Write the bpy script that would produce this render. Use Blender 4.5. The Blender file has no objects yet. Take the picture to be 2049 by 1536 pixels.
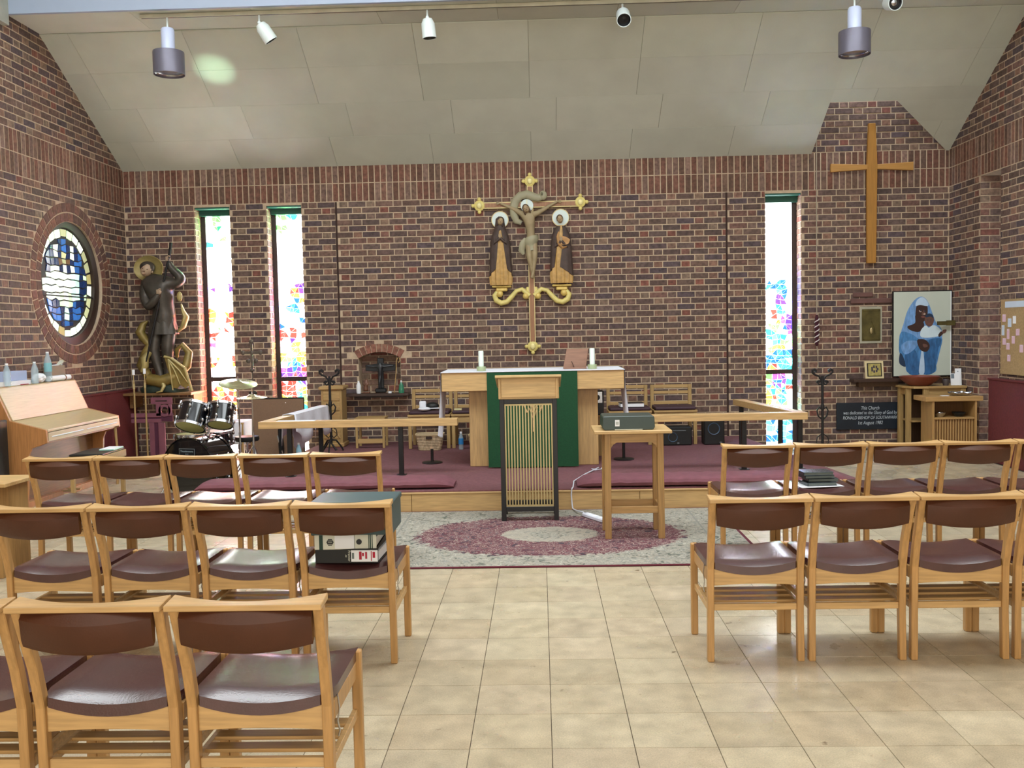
import bpy, bmesh, math, random
from mathutils import Vector, Matrix
random.seed(7)
S = bpy.context.scene
C = S.collection
PI = math.pi

# ------------------------------------------------ camera, world, lights, exposure
def hexc(h, k=1.0):
    h = h.lstrip('#'); out = []
    for i in (0, 2, 4):
        c = int(h[i:i+2], 16) / 255
        out.append((c / 12.92 if c <= 0.04045 else ((c + 0.055) / 1.055) ** 2.4) * k)
    return (*out, 1.0)

cam = bpy.data.objects.new('camera', bpy.data.cameras.new('camera')); C.objects.link(cam)
FPX = 1880.0
pitch, yaw, roll = math.atan(106 / FPX), math.atan(57 / FPX), 0.0205
fw = Vector((-math.sin(yaw) * math.cos(pitch), math.cos(yaw) * math.cos(pitch), -math.sin(pitch)))
r0 = Vector((math.cos(yaw), math.sin(yaw), 0)); d0 = fw.cross(r0)
rt = r0 * math.cos(roll) + d0 * math.sin(roll); dn = -r0 * math.sin(roll) + d0 * math.cos(roll)
M = Matrix((rt, -dn, -fw)).transposed().to_4x4(); M.translation = (0, 0, 1.54)
cam.matrix_world = M
cam.data.sensor_width = 36; cam.data.lens = FPX / 2049 * 36; cam.data.clip_start = 0.05
S.camera = cam
w = bpy.data.worlds.new('world'); S.world = w; w.use_nodes = True
w.node_tree.nodes['Background'].inputs[0].default_value = (0.75, 0.87, 1.0, 1)
w.node_tree.nodes['Background'].inputs[1].default_value = 1.0
S.view_settings.view_transform = 'Standard'; S.view_settings.look = 'None'
S.view_settings.exposure = 0.0; S.view_settings.gamma = 1.0; S.view_settings.use_curve_mapping = False

def area(name, loc, size, rot, energy, col):
    l = bpy.data.lights.new(name, 'AREA'); l.shape = 'RECTANGLE'; l.size, l.size_y = size
    l.energy = energy; l.color = col
    o = bpy.data.objects.new(name, l); C.objects.link(o); o.location = loc; o.rotation_euler = rot; return o
area('skylight_daylight', (-0.07, 6.1, 5.62), (9.2, 2.4), (0, 0, 0), 520, (0.88, 0.96, 1.0))
area('skylight_daylight', (4.15, 11.33, 5.05), (1.5, 0.6), (0, 0, 0), 34, (0.78, 0.85, 1.0))
area('rear_fill_light', (-0.07, -3.7, 2.3), (8.0, 2.6), (math.radians(90), 0, 0), 330, (1.0, 0.97, 0.90))  # added fill light from behind, standing for unseen rear windows
sl = bpy.data.lights.new('ceiling_glint_spot', 'SPOT'); sl.energy = 420; sl.color = (.62, 1.0, .72); sl.spot_size = math.radians(9); sl.spot_blend = 1.0; sl.shadow_soft_size = .02  # added spot inside the room, imitates the green light patch on the ceiling
so = bpy.data.objects.new('ceiling_glint_spot', sl); C.objects.link(so); so.location = (-3.25, 9.1, 1.3); so.rotation_euler = (Vector((-3.48, 10.31, 4.44)) - so.location).to_track_quat('-Z', 'Y').to_euler()
area('rear_roof_fill', (-0.07, 0.0, 4.85), (7.5, 3.5), (0, 0, 0), 90, (1.0, 0.98, 0.92))  # added fill light under the closed rear ceiling, no roof opening there

# ------------------------------------------------ materials
MT = {}
def nodes(m):
    m.use_nodes = True; nt = m.node_tree; return nt, nt.nodes['Principled BSDF']
def mat(name, col, rough=0.6, metal=0.0, var=0.12, scale=6.0, bump=0.0, bscale=60.0, stretch=(1, 1, 1), spec=0.5, coat=0, k=1.0, col2=None, alpha=None):
    if name in MT: return MT[name]
    m = bpy.data.materials.new(name); nt, b = nodes(m); MT[name] = m
    c = hexc(col, k); L = nt.links.new
    tc = nt.nodes.new('ShaderNodeTexCoord'); mp = nt.nodes.new('ShaderNodeMapping'); L(tc.outputs['Object'], mp.inputs[0])
    mp.inputs['Scale'].default_value = stretch
    n = nt.nodes.new('ShaderNodeTexNoise'); n.inputs['Scale'].default_value = scale; n.inputs['Detail'].default_value = 5
    L(mp.outputs[0], n.inputs['Vector'])
    r = nt.nodes.new('ShaderNodeValToRGB'); L(n.outputs['Fac'], r.inputs[0])
    c2 = hexc(col2, k) if col2 else tuple(min(1, x * (1 + var)) for x in c[:3]) + (1,)
    c1 = c if col2 else tuple(x * (1 - var) for x in c[:3]) + (1,)
    r.color_ramp.elements[0].position = 0.32; r.color_ramp.elements[1].position = 0.68
    r.color_ramp.elements[0].color = c1; r.color_ramp.elements[1].color = c2
    L(r.outputs[0], b.inputs['Base Color'])
    b.inputs['Roughness'].default_value = rough; b.inputs['Metallic'].default_value = metal
    b.inputs['Specular IOR Level'].default_value = spec; b.inputs['Coat Weight'].default_value = coat
    if bump:
        n2 = nt.nodes.new('ShaderNodeTexNoise'); n2.inputs['Scale'].default_value = bscale; L(mp.outputs[0], n2.inputs['Vector'])
        bp = nt.nodes.new('ShaderNodeBump'); bp.inputs['Strength'].default_value = bump; bp.inputs['Distance'].default_value = 0.004
        L(n2.outputs['Fac'], bp.inputs['Height']); L(bp.outputs[0], b.inputs['Normal'])
    if alpha is not None: b.inputs['Alpha'].default_value = alpha
    return m
def wood(name, col, rough=0.42, axis=2, var=0.16, sc=5):
    st = [14, 14, 14]; st[axis] = 1.0
    return mat(name, col, rough=rough, var=var, scale=sc, stretch=tuple(st), bump=0.05, bscale=20)
def glass(name, col, rough=0.05, alpha=0.45):
    m = mat(name, col, rough=rough, var=0.02); b = m.node_tree.nodes['Principled BSDF']; b.inputs['Alpha'].default_value = alpha; return m
def objcol(name, rough=0.8, attr=False, var=0.35, scale=28, bump=0.35):
    m = bpy.data.materials.new(name); nt, b = nodes(m); MT[name] = m; L = nt.links.new
    if attr:
        a = nt.nodes.new('ShaderNodeAttribute'); a.attribute_name = 'col'; src = a.outputs['Color']
    else:
        a = nt.nodes.new('ShaderNodeObjectInfo'); src = a.outputs['Color']
    g = nt.nodes.new('ShaderNodeNewGeometry')
    n = nt.nodes.new('ShaderNodeTexNoise'); n.inputs['Scale'].default_value = scale; n.inputs['Detail'].default_value = 4; L(g.outputs['Position'], n.inputs['Vector'])
    r = nt.nodes.new('ShaderNodeMapRange'); L(n.outputs['Fac'], r.inputs[0])
    r.inputs[1].default_value = 0.3; r.inputs[2].default_value = 0.7; r.inputs[3].default_value = 1 - var; r.inputs[4].default_value = 1 + var
    v = nt.nodes.new('ShaderNodeVectorMath'); v.operation = 'SCALE'; L(src, v.inputs[0]); L(r.outputs[0], v.inputs['Scale'])
    L(v.outputs[0], b.inputs['Base Color']); b.inputs['Roughness'].default_value = rough
    if bump:
        bp = nt.nodes.new('ShaderNodeBump'); bp.inputs['Strength'].default_value = bump; bp.inputs['Distance'].default_value = 0.003
        n2 = nt.nodes.new('ShaderNodeTexNoise'); n2.inputs['Scale'].default_value = 130; L(g.outputs['Position'], n2.inputs['Vector'])
        L(n2.outputs['Fac'], bp.inputs['Height']); L(bp.outputs[0], b.inputs['Normal'])
    return m
def lit(name, attr=False, k=1.0):
    m = bpy.data.materials.new(name); nt, b = nodes(m); MT[name] = m
    a = nt.nodes.new('ShaderNodeObjectInfo')
    v = nt.nodes.new('ShaderNodeVectorMath'); v.operation = 'SCALE'; nt.links.new(a.outputs['Color'], v.inputs[0]); v.inputs['Scale'].default_value = k
    nt.links.new(a.outputs['Color'], b.inputs['Base Color']); nt.links.new(v.outputs[0], b.inputs['Emission Color']); b.inputs['Emission Strength'].default_value = 1.0
    b.inputs['Roughness'].default_value = 0.15
    return m

BRICK = objcol('brick_clay'); BRICKA = objcol('brick_clay_course', attr=True)
TILE = objcol('floor_tile', rough=0.27, var=0.16, scale=9, bump=0.06); TILEA = objcol('floor_tile_course', rough=0.27, attr=True, var=0.16, scale=9, bump=0.06)
for t in (TILE, TILEA):      # dark worn spots on the cork-coloured tiles
    nt = t.node_tree; b = nt.nodes['Principled BSDF']; L = nt.links.new
    g = nt.nodes.new('ShaderNodeNewGeometry')
    n = nt.nodes.new('ShaderNodeTexNoise'); n.inputs['Scale'].default_value = 11; n.inputs['Detail'].default_value = 3; L(g.outputs['Position'], n.inputs['Vector'])
    r = nt.nodes.new('ShaderNodeValToRGB'); r.color_ramp.elements[0].position = 0.70; r.color_ramp.elements[1].position = 0.76
    r.color_ramp.elements[0].color = (1, 1, 1, 1); r.color_ramp.elements[1].color = (.42, .38, .34, 1); L(n.outputs['Fac'], r.inputs[0])
    src = b.inputs['Base Color'].links[0].from_socket
    n3 = nt.nodes.new('ShaderNodeTexNoise'); n3.inputs['Scale'].default_value = 170; n3.inputs['Detail'].default_value = 2; L(g.outputs['Position'], n3.inputs['Vector'])
    r3 = nt.nodes.new('ShaderNodeValToRGB'); r3.color_ramp.elements[0].position = 0.3; r3.color_ramp.elements[1].position = 0.7
    r3.color_ramp.elements[0].color = (.82, .82, .82, 1); r3.color_ramp.elements[1].color = (1.12, 1.1, 1.08, 1); L(n3.outputs['Fac'], r3.inputs[0])
    m1 = nt.nodes.new('ShaderNodeMix'); m1.data_type = 'RGBA'; m1.blend_type = 'MULTIPLY'; m1.inputs[0].default_value = 1
    L(src, m1.inputs[6]); L(r.outputs[0], m1.inputs[7])
    m2 = nt.nodes.new('ShaderNodeMix'); m2.data_type = 'RGBA'; m2.blend_type = 'MULTIPLY'; m2.inputs[0].default_value = 1
    L(m1.outputs[2], m2.inputs[6]); L(r3.outputs[0], m2.inputs[7]); L(m2.outputs[2], b.inputs['Base Color'])
    n4 = nt.nodes.new('ShaderNodeTexNoise'); n4.inputs['Scale'].default_value = 3; n4.inputs['Detail'].default_value = 6; L(g.outputs['Position'], n4.inputs['Vector'])
    mr = nt.nodes.new('ShaderNodeMapRange'); L(n4.outputs['Fac'], mr.inputs[0]); mr.inputs[1].default_value = .35; mr.inputs[2].default_value = .65
    mr.inputs[3].default_value = .22; mr.inputs[4].default_value = .42; L(mr.outputs[0], b.inputs['Roughness'])
CEIL = objcol('ceiling_board', rough=0.9, var=0.04, scale=3, bump=0.1)
PANE = lit('stained_pane')
MORTAR = mat('mortar', '#bda78e', rough=0.95, var=0.12, scale=18, bump=0.3)
JOINT = mat('floor_joint', '#5b5043', rough=0.9)
LIGHTWOOD = wood('chair_beech', '#c39d68', axis=0, rough=0.38)
LEGWOOD = wood('chair_beech_upright', '#b98e58', axis=2, rough=0.4)
VINYL = mat('maroon_vinyl', '#4b2b2b', rough=0.25, var=0.12, scale=10, bump=0.10, bscale=160, spec=1.0)
BACKVINYL = mat('brown_vinyl', '#4a2614', rough=0.38, var=0.1, scale=10, bump=0.12, bscale=160)
STEEL = mat('bright_steel', '#c9cbd0', rough=0.22, metal=1.0, var=0.05)
BRASS = mat('brass', '#ad9c70', rough=0.38, metal=0.6, var=0.1)
BLACKIRON = mat('black_iron', '#15100f', rough=0.7, var=0.2, bump=0.2)
DARK = mat('black_paint', '#100f10', rough=0.45, var=0.1)
CARPET = mat('maroon_carpet', '#744a4f', rough=0.95, var=0.14, scale=40, bump=0.6, bscale=260)
CUSH = mat('maroon_cushion', '#7c4b55', rough=0.8, var=0.1, scale=14, bump=0.25, bscale=120)
OAK = wood('golden_oak', '#c3a06c', axis=0, rough=0.5); OAKV = wood('golden_oak_upright', '#bf9b68', axis=2, rough=0.5)
TEAK = wood('warm_oak', '#b08a56', axis=0, rough=0.5); TEAKV = wood('warm_oak_upright', '#a8824f', axis=2, rough=0.5)
PALEOAK = wood('pale_oak', '#b08f5c', axis=0, rough=0.55); PALEOAKV = wood('pale_oak_upright', '#a98a58', axis=2, rough=0.55)
WHITECLOTH = mat('white_linen', '#e6e8f2', rough=0.85, var=0.03, scale=30, bump=0.1)
WHITE = mat('white_paint', '#e8eaee', rough=0.5, var=0.02)
PAPER = mat('white_paper', '#eceef2', rough=0.8, var=0.02)
GOLD = mat('gilded_wood', '#d9bd6a', rough=0.42, metal=0.15, var=0.1, scale=20)
WICKER = mat('wicker', '#b8a284', rough=0.8, var=0.3, scale=60, stretch=(1, 1, .4), bump=1.0, bscale=120)
REDBOARD = mat('maroon_hessian', '#5f1f22', rough=0.9, var=0.12, scale=50, bump=0.3)
BLUEGREY = mat('grey_lamp_metal', '#6d6a78', rough=0.4, metal=0.3, var=0.05)

# ------------------------------------------------ mesh helpers
class MB:
    def __init__(s): s.v = []; s.f = []
    def add(s, vs, fs):
        n = len(s.v); s.v += [tuple(x) for x in vs]; s.f += [tuple(i + n for i in f) for f in fs]; return s
    def box(s, x0, x1, y0, y1, z0, z1, T=None):
        vs = [Vector(p) for p in ((x0, y0, z0), (x1, y0, z0), (x1, y1, z0), (x0, y1, z0), (x0, y0, z1), (x1, y0, z1), (x1, y1, z1), (x0, y1, z1))]
        if T: vs = [T @ v for v in vs]
        return s.add(vs, [(0, 3, 2, 1), (4, 5, 6, 7), (0, 1, 5, 4), (1, 2, 6, 5), (2, 3, 7, 6), (3, 0, 4, 7)])
    def prism(s, poly, h0, h1, ax=2, T=None):      # poly of 2-tuples extruded along ax
        def P(a, b, h):
            p = {2: (a, b, h), 1: (a, h, b), 0: (h, a, b)}[ax]; p = Vector(p); return T @ p if T else p
        n = len(poly); vs = [P(a, b, h0) for a, b in poly] + [P(a, b, h1) for a, b in poly]
        fs = [tuple(range(n))[::-1], tuple(range(n, 2 * n))] + [(i, (i + 1) % n, n + (i + 1) % n, n + i) for i in range(n)]
        if ax == 1: fs = [f[::-1] for f in fs]
        return s.add(vs, fs)
    def rings(s, rs, cap=True, close=True):
        n = len(rs[0]); base = len(s.v); vs = [p for r in rs for p in r]; fs = []
        for k in range(len(rs) - 1):
            for i in range(n if close else n - 1):
                j = (i + 1) % n; fs.append((k * n + i, k * n + j, (k + 1) * n + j, (k + 1) * n + i))
        if cap and close: fs += [tuple(range(n))[::-1], tuple(range((len(rs) - 1) * n, len(rs) * n))]
        return s.add(vs, fs)
    def lathe(s, prof, c=(0, 0, 0), n=20, T=None, ax=None):   # prof (r,z)
        rs = []
        for r, z in prof:
            ring = []
            for i in range(n):
                a = 2 * PI * i / n; p = Vector((r * math.cos(a), r * math.sin(a), z))
                if T: p = T @ p
                ring.append(p + Vector(c))
            rs.append(ring)
        return s.rings(rs)
    def cyl(s, p0, p1, r0, r1=None, n=12):
        r1 = r0 if r1 is None else r1; p0 = Vector(p0); p1 = Vector(p1); return s.tube([p0, p1], [r0, r1], n)
    def tube(s, pts, r, n=8, flat=None):
        pts = [Vector(p) for p in pts]; rr = r if isinstance(r, (list, tuple)) else [r] * len(pts); rs = []
        up = Vector((0, 0, 1)); prev = None
        for i, p in enumerate(pts):
            t = (pts[min(i + 1, len(pts) - 1)] - pts[max(i - 1, 0)]).normalized()
            if prev is None:
                a = t.cross(up) if abs(t.dot(up)) < .95 else t.cross(Vector((1, 0, 0)))
            else: a = prev - t * prev.dot(t)
            a.normalize(); prev = a; b = t.cross(a)
            q = flat or 1.0
            rs.append([p + (a * math.cos(2 * PI * k / n) + b * math.sin(2 * PI * k / n) * q) * rr[i] for k in range(n)])
        return s.rings(rs)
    def bar(s, pts, wx, wy):       # rectangular section swept through points, section axes x and y (for uprights)
        rs = [[Vector(p) + Vector((a * wx / 2, b * wy / 2, 0)) for a, b in ((-1, -1), (1, -1), (1, 1), (-1, 1))] for p in pts]
        return s.rings(rs)
    def ell(s, c, r, n=14, m=9, T=None):
        rs = []
        for k in range(m + 1):
            th = PI * (0.02 + 0.96 * k / m); ring = []
            for i in range(n):
                a = 2 * PI * i / n; p = Vector((r[0] * math.sin(th) * math.cos(a), r[1] * math.sin(th) * math.sin(a), -r[2] * math.cos(th)))
                if T: p = T @ p
                ring.append(p + Vector(c))
            rs.append(ring)
        return s.rings(rs)
    def build(s, name, m, parent=None, smooth=False, bevel=0, loc=None, seg=1):
        me = bpy.data.meshes.new(name); me.from_pydata([tuple(v) for v in s.v], [], s.f); me.validate(); me.update()
        bm = bmesh.new(); bm.from_mesh(me); bmesh.ops.recalc_face_normals(bm, faces=bm.faces); bm.to_mesh(me); bm.free()
        me.materials.append(m)
        if smooth:
            me.shade_smooth()
            try: me.set_sharp_from_angle(angle=math.radians(42))
            except Exception: pass
        o = bpy.data.objects.new(name, me); C.objects.link(o)
        if parent: o.parent = parent
        if loc: o.location = loc
        if bevel:
            b = o.modifiers.new('bevel', 'BEVEL'); b.width = bevel; b.segments = seg; b.limit_method = 'ANGLE'
        return o
def B(name, m, parent, *a, bevel=0.002, **k): return MB().box(*a, **k).build(name, m, parent, bevel=bevel)
def thing(name, label, cat, loc=(0, 0, 0), rz=0, group=None):
    o = bpy.data.objects.new(name, None); C.objects.link(o); o.location = loc; o.rotation_euler = (0, 0, rz); o.empty_display_size = .05
    o['label'] = label; o['category'] = cat
    if group: o['group'] = group
    return o
def tag(o, label, cat, group=None):
    o['label'] = label; o['category'] = cat
    if group: o['group'] = group
    return o
def struct(o): o['kind'] = 'structure'; return o
def dup(root, loc, rz, label, group=None):
    r = root.copy(); C.objects.link(r); r.location = loc; r.rotation_euler = (0, 0, rz); r['label'] = label
    if group: r['group'] = group
    for ch in list(root.children):
        c = ch.copy(); C.objects.link(c); c.parent = r
        for g in ch.children:
            d = g.copy(); C.objects.link(d); d.parent = c
    return r
def text(name, s, size, loc, rot, m, parent=None, align='CENTER', shear=0.0, sx=1.0):
    cu = bpy.data.curves.new(name, 'FONT'); cu.body = s; cu.size = size; cu.align_x = align; cu.align_y = 'CENTER'; cu.extrude = 0.0006; cu.shear = shear
    cu.materials.append(m); tmp = bpy.data.objects.new(name, cu); C.objects.link(tmp); bpy.context.view_layer.update()
    me = bpy.data.meshes.new_from_object(tmp); me.materials.clear(); me.materials.append(m); bpy.data.objects.remove(tmp)
    o = bpy.data.objects.new(name, me); C.objects.link(o); o.location = loc; o.rotation_euler = rot; o.scale = (sx, 1, 1)
    if parent: o.parent = parent
    return o
def skin(name, vs, es, rad, m, parent=None, root=0, sub=2):
    me = bpy.data.meshes.new(name); me.from_pydata([tuple(v) for v in vs], es, []); o = bpy.data.objects.new(name, me); C.objects.link(o)
    me.materials.append(m); o.modifiers.new('skin', 'SKIN').use_smooth_shade = True
    for i, r in enumerate(rad):
        d = me.skin_vertices[0].data[i]; d.radius = (r, r) if not isinstance(r, tuple) else r; d.use_root = (i == root)
    s = o.modifiers.new('sub', 'SUBSURF'); s.levels = sub; s.render_levels = sub
    if parent: o.parent = parent
    return o
def chain(n, start=0): return [(start + i, start + i + 1) for i in range(n - 1)]

# ------------------------------------------------ brickwork
PAL = ['#58463c', '#5c4a40', '#524340', '#604e42', '#665043', '#584941', '#4e4242', '#55453d', '#694e42', '#5e4e45', '#57463e']
PALH = ['#735b4a', '#775a48', '#6c5548', '#7a6450', '#6e4e41', '#765a49', '#695649', '#736250', '#625046', '#74493b']
PALS = ['#684636', '#6e4c3c', '#614434', '#735443', '#665040', '#6f584a', '#5c4536', '#765f50', '#6b4838']
def bcol(p, k=1.0):
    c = hexc(random.choice(p), 1.12); j = random.uniform(.86, 1.15) * k; return (c[0] * j, c[1] * .95 * j, c[2] * 1.02 * j, 1)
def brick_geo(u0, u1, v0, v1, y=0.0, d=.014, e=.003, jit=0.0):
    z = random.uniform(-jit, jit)
    vs = []
    for yy, i in ((y + d, 0), (y + .003 + z, 0), (y + z, e)):
        vs += [(u0 + i, yy, v0 + i), (u1 - i, yy, v0 + i), (u1 - i, yy, v1 - i), (u0 + i, yy, v1 - i)]
    fs = [(8, 9, 10, 11)]
    for k in (0, 4):
        for i in range(4):
            j = (i + 1) % 4; fs.append((k + i, k + j, k + 4 + j, k + 4 + i))
    return vs, fs
class Bricks:
    def __init__(s, wall): s.wall = wall; s.items = []; s.raw = []; s.cache = {}
    def rect(s, u0, u1, v0, v1, col, y=0.0, full=False): s.items.append((u0, u1, v0, v1, col, y, full))
    def poly(s, pts, col, y=0.0, d=.012):     # any convex (u,v) outline, extruded
        n = len(pts); cx = sum(p[0] for p in pts) / n; cz = sum(p[1] for p in pts) / n
        inn = [(p[0] + (cx - p[0]) * .06, p[1] + (cz - p[1]) * .06) for p in pts]
        vs = [(a, y + d, b) for a, b in pts] + [(a, y + .003, b) for a, b in pts] + [(a, y, b) for a, b in inn]
        fs = [tuple(range(2 * n, 3 * n))] + [(k * n + i, k * n + (i + 1) % n, (k + 1) * n + (i + 1) % n, (k + 1) * n + i) for k in (0, 1) for i in range(n)]
        s.raw.append((vs, fs, col))
    def free(s, vs, fs, col): s.raw.append((vs, fs, col))
    def finish(s, score, limit=300, name='brick', m=BRICK, ma=BRICKA):
        full = sorted([it for it in s.items if it[6]], key=lambda it: score((it[0] + it[1]) / 2, (it[2] + it[3]) / 2))[:limit]
        ids = set(id(it) for it in full)
        for it in full:
            key = (round(it[1] - it[0], 3), round(it[3] - it[2], 3))
            if key not in s.cache:
                w_, h_ = key; vs, fs = brick_geo(-w_ / 2, w_ / 2, -h_ / 2, h_ / 2)
                me = bpy.data.meshes.new(name); me.from_pydata(vs, [], fs); me.materials.append(m); s.cache[key] = me
            o = bpy.data.objects.new(name, s.cache[key]); C.objects.link(o); o.parent = s.wall
            o.location = ((it[0] + it[1]) / 2, it[5] + random.uniform(-.0015, .0015), (it[2] + it[3]) / 2); o.color = it[4]
        vs, fs, cs = [], [], []
        for it in s.items:
            if id(it) in ids: continue
            a, b = brick_geo(it[0], it[1], it[2], it[3], it[5], jit=.0015); n = len(vs); vs += a; fs += [tuple(i + n for i in f) for f in b]; cs += [it[4]] * len(b)
        for a, b, c in s.raw:
            n = len(vs); vs += a; fs += [tuple(i + n for i in f) for f in b]; cs += [c] * len(b)
        if vs:
            me = bpy.data.meshes.new(name + '_courses'); me.from_pydata(vs, [], fs); me.materials.append(ma)
            at = me.attributes.new('col', 'FLOAT_COLOR', 'FACE'); at.data.foreach_set('color', [x for c in cs for x in c])
            o = bpy.data.objects.new(name + '_courses', me); C.objects.link(o); o.parent = s.wall; o['kind'] = 'stuff'
def bond(BR, u0, u1, v0, v1, holes=(), keep=None, y=0.0, off=0.0, circ=None, fullok=True):
    """Flemish bond over a rectangle; holes are (ua,ub,va,vb); keep(u,v) may reject."""
    nc = int(round((v1 - v0) / .075))
    for k in range(nc):
        va = v0 + k * .075 + .005; vb = va + .065
        spans = [(u0, u1)]
        for ha, hb, hc, hd in holes:
            if hc < (va + vb) / 2 < hd:
                ns = []
                for a, b in spans:
                    if hb <= a or ha >= b: ns.append((a, b)); continue
                    if ha > a: ns.append((a, ha))
                    if hb < b: ns.append((hb, b))
                spans = ns
        if circ:
            cu, cv, cr = circ[:3]; dv = abs((va + vb) / 2 - cv)
            if dv < cr and (len(circ) < 4 or (va + vb) / 2 > circ[3]):
                h = math.sqrt(cr * cr - dv * dv); ns = []
                for a, b in spans:
                    if cu + h <= a or cu - h >= b: ns.append((a, b)); continue
                    if cu - h > a: ns.append((a, cu - h))
                    if cu + h < b: ns.append((cu + h, b))
                spans = ns
        for a, b in spans:
            u = math.floor((a - off) / .3375) * .3375 + off - .3375 + (.16875 if k % 2 else 0)
            while u < b:
                for ln, pal in ((.215, PAL), (.1025, PALH)):
                    p, q = max(u + .006, a + .004), min(u + .004 + ln, b - .004)
                    if q - p > .028 and (keep is None or keep((p + q) / 2, vb)):
                        BR.rect(p, q, va + .001, vb - .001, bcol(pal), y, fullok and q - p > ln - .003)
                    u += ln + .01
def soldiers(BR, u0, u1, v0, v1, y=0.0, keep=None):
    u = u0
    while u < u1 - .03:
        q = min(u + .07, u1) - .004
        if keep is None or keep((u + q) / 2, v1): BR.rect(u + .004, q, v0 + .005, v1 - .005, bcol(PALS), y, q - u > .064)
        u += .075
def backing(name, u0, u1, v0, v1, holes, depth, m=MORTAR, top=None, circ=None, rdepth=.25):
    """mortar face with openings and their reveals; local x along wall, +y into wall"""
    us = sorted(set([u0, u1] + [h[i] for h in holes for i in (0, 1)])); vs_ = sorted(set([v0, v1] + [h[i] for h in holes for i in (2, 3)]))
    if circ: cu, cv, cr = circ; e = cr + .1; us = sorted(set(us + [cu - e, cu + e])); vs_ = sorted(set(vs_ + [cv - e, cv + e]))
    mb = MB()
    for a, b in zip(us, us[1:]):
        for c, d in zip(vs_, vs_[1:]):
            mu, mv = (a + b) / 2, (c + d) / 2
            if any(h[0] < mu < h[1] and h[2] < mv < h[3] for h in holes): continue
            if circ and abs(mu - circ[0]) < circ[2] + .1 and abs(mv - circ[1]) < circ[2] + .1: continue
            mb.add([(a, .004, c), (b, .004, c), (b, .004, d), (a, .004, d)], [(0, 1, 2, 3)])
            mb.add([(a, .30, c), (b, .30, c), (b, .30, d), (a, .30, d)], [(3, 2, 1, 0)])
    for h in holes:
        a, b, c, d = h[:4]; D = h[4] if len(h) > 4 else rdepth
        for q in (((a, c), (a, d)), ((b, c), (b, d)), ((a, c), (b, c)), ((a, d), (b, d))):
            (p, r_), (s_, t) = q; mb.add([(p, .004, r_), (s_, .004, t), (s_, D, t), (p, D, r_)], [(0, 1, 2, 3)])
    if circ:
        cu, cv, cr = circ; n = 48; e = cr + .1; ins, out, dep = [], [], []
        for i in range(n):
            a = 2 * PI * (i + .5) / n; ca, sa = math.cos(a), math.sin(a); k = e / max(abs(ca), abs(sa))
            ins.append((cu + cr * ca, .004, cv + cr * sa)); out.append((cu + k * ca, .004, cv + k * sa)); dep.append((cu + cr * ca, rdepth, cv + cr * sa))
        for i in range(4):   # corners of the square
            a = PI / 4 + i * PI / 2
            j = int(n / 8 + i * n / 4 - .5); mb.add([out[j % n], out[(j + 1) % n], (cu + e * (1 if math.cos(a) > 0 else -1), .004, cv + e * (1 if math.sin(a) > 0 else -1))], [(0, 1, 2)])
        mb.rings([out, ins, dep], cap=False)
    o = bpy.data.objects.new(name, None)
    me = bpy.data.meshes.new(name); me.from_pydata([tuple(v) for v in mb.v], [], mb.f); me.materials.append(m)
    o = bpy.data.objects.new(name, me); C.objects.link(o); return struct(o)

ZS0, ZS1, ZE = 3.185, 3.635, 3.62       # soldier band bottom/top, eaves
# openings of the back wall: slots and the little arched niche
W1 = (-4.277, -3.83, 0.0, 3.155); W2 = (-3.372, -2.93, 0.0, 3.155); W3 = (2.79, 3.232, 0.0, 3.155)
NI = (-2.27, -1.745, .81, 1.31)
wb = backing('wall_back', -5.4, 5.3, 0, 5.3, [W1, W2, W3, NI + (.2,)], .25); wb.location = (0, 11.7, 0)
BR = Bricks(wb)
AR = 0.30    # niche arch: springing 1.235, crown 1.31
def keep_b(u, v): return not (NI[0] - .06 < u < NI[1] + .06 and 1.2 < v < 1.47 and (v - 1.2) < .27 * (1 - ((u + 2.0075) / .36) ** 2) + .02)
base = ZS0 - 42 * .075
for a, b, y in ((-5.155, W1[0], 0), (W1[1], W2[0], 0), (W2[1], -2.495, .03), (-2.495, 2.321, 0), (2.321, W3[0], .03), (W3[1], 5.015, 0)):
    bond(BR, a, b, base, ZS0, holes=[NI], circ=(-2.0075, .81, .615, 1.23), off=a + (.03 if a != -2.495 else -.02), fullok=(a == -2.495))
bond(BR, 3.3, 5.015, ZS1 + .0, ZS1 + 14 * .075, off=3.3, fullok=False)
soldiers(BR, -5.155, 5.015, ZS0, ZS0 + .225); soldiers(BR, -5.155, 5.015, ZS0 + .225, ZS1)
for i in range(9):          # segmental arch over the niche
    a0 = math.radians(58 + (i + .06) * 64 / 9); a1 = math.radians(58 + (i + .94) * 64 / 9); r0_, r1_ = .50, .605; cx, cz = -2.0075, 1.31 - .50
    BR.poly([(cx + r0_ * math.cos(a0), cz + r0_ * math.sin(a0)), (cx + r1_ * math.cos(a0), cz + r1_ * math.sin(a0)), (cx + r1_ * math.cos(a1), cz + r1_ * math.sin(a1)), (cx + r0_ * math.cos(a1), cz + r0_ * math.sin(a1))], bcol(['#7d5443', '#85604c', '#6f4c3c']), y=-.004)
for k in range(7):          # bricks at the back of the niche
    u = NI[0] + (0 if k % 2 else -.11)
    while u < NI[1]:
        p, q = max(u, NI[0]), min(u + .215, NI[1])
        if q - p > .03: BR.rect(p + .004, q - .004, .815 + k * .075, min(.88 + k * .075, 1.30), bcol(PALH), .186)
        u += .225
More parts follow.
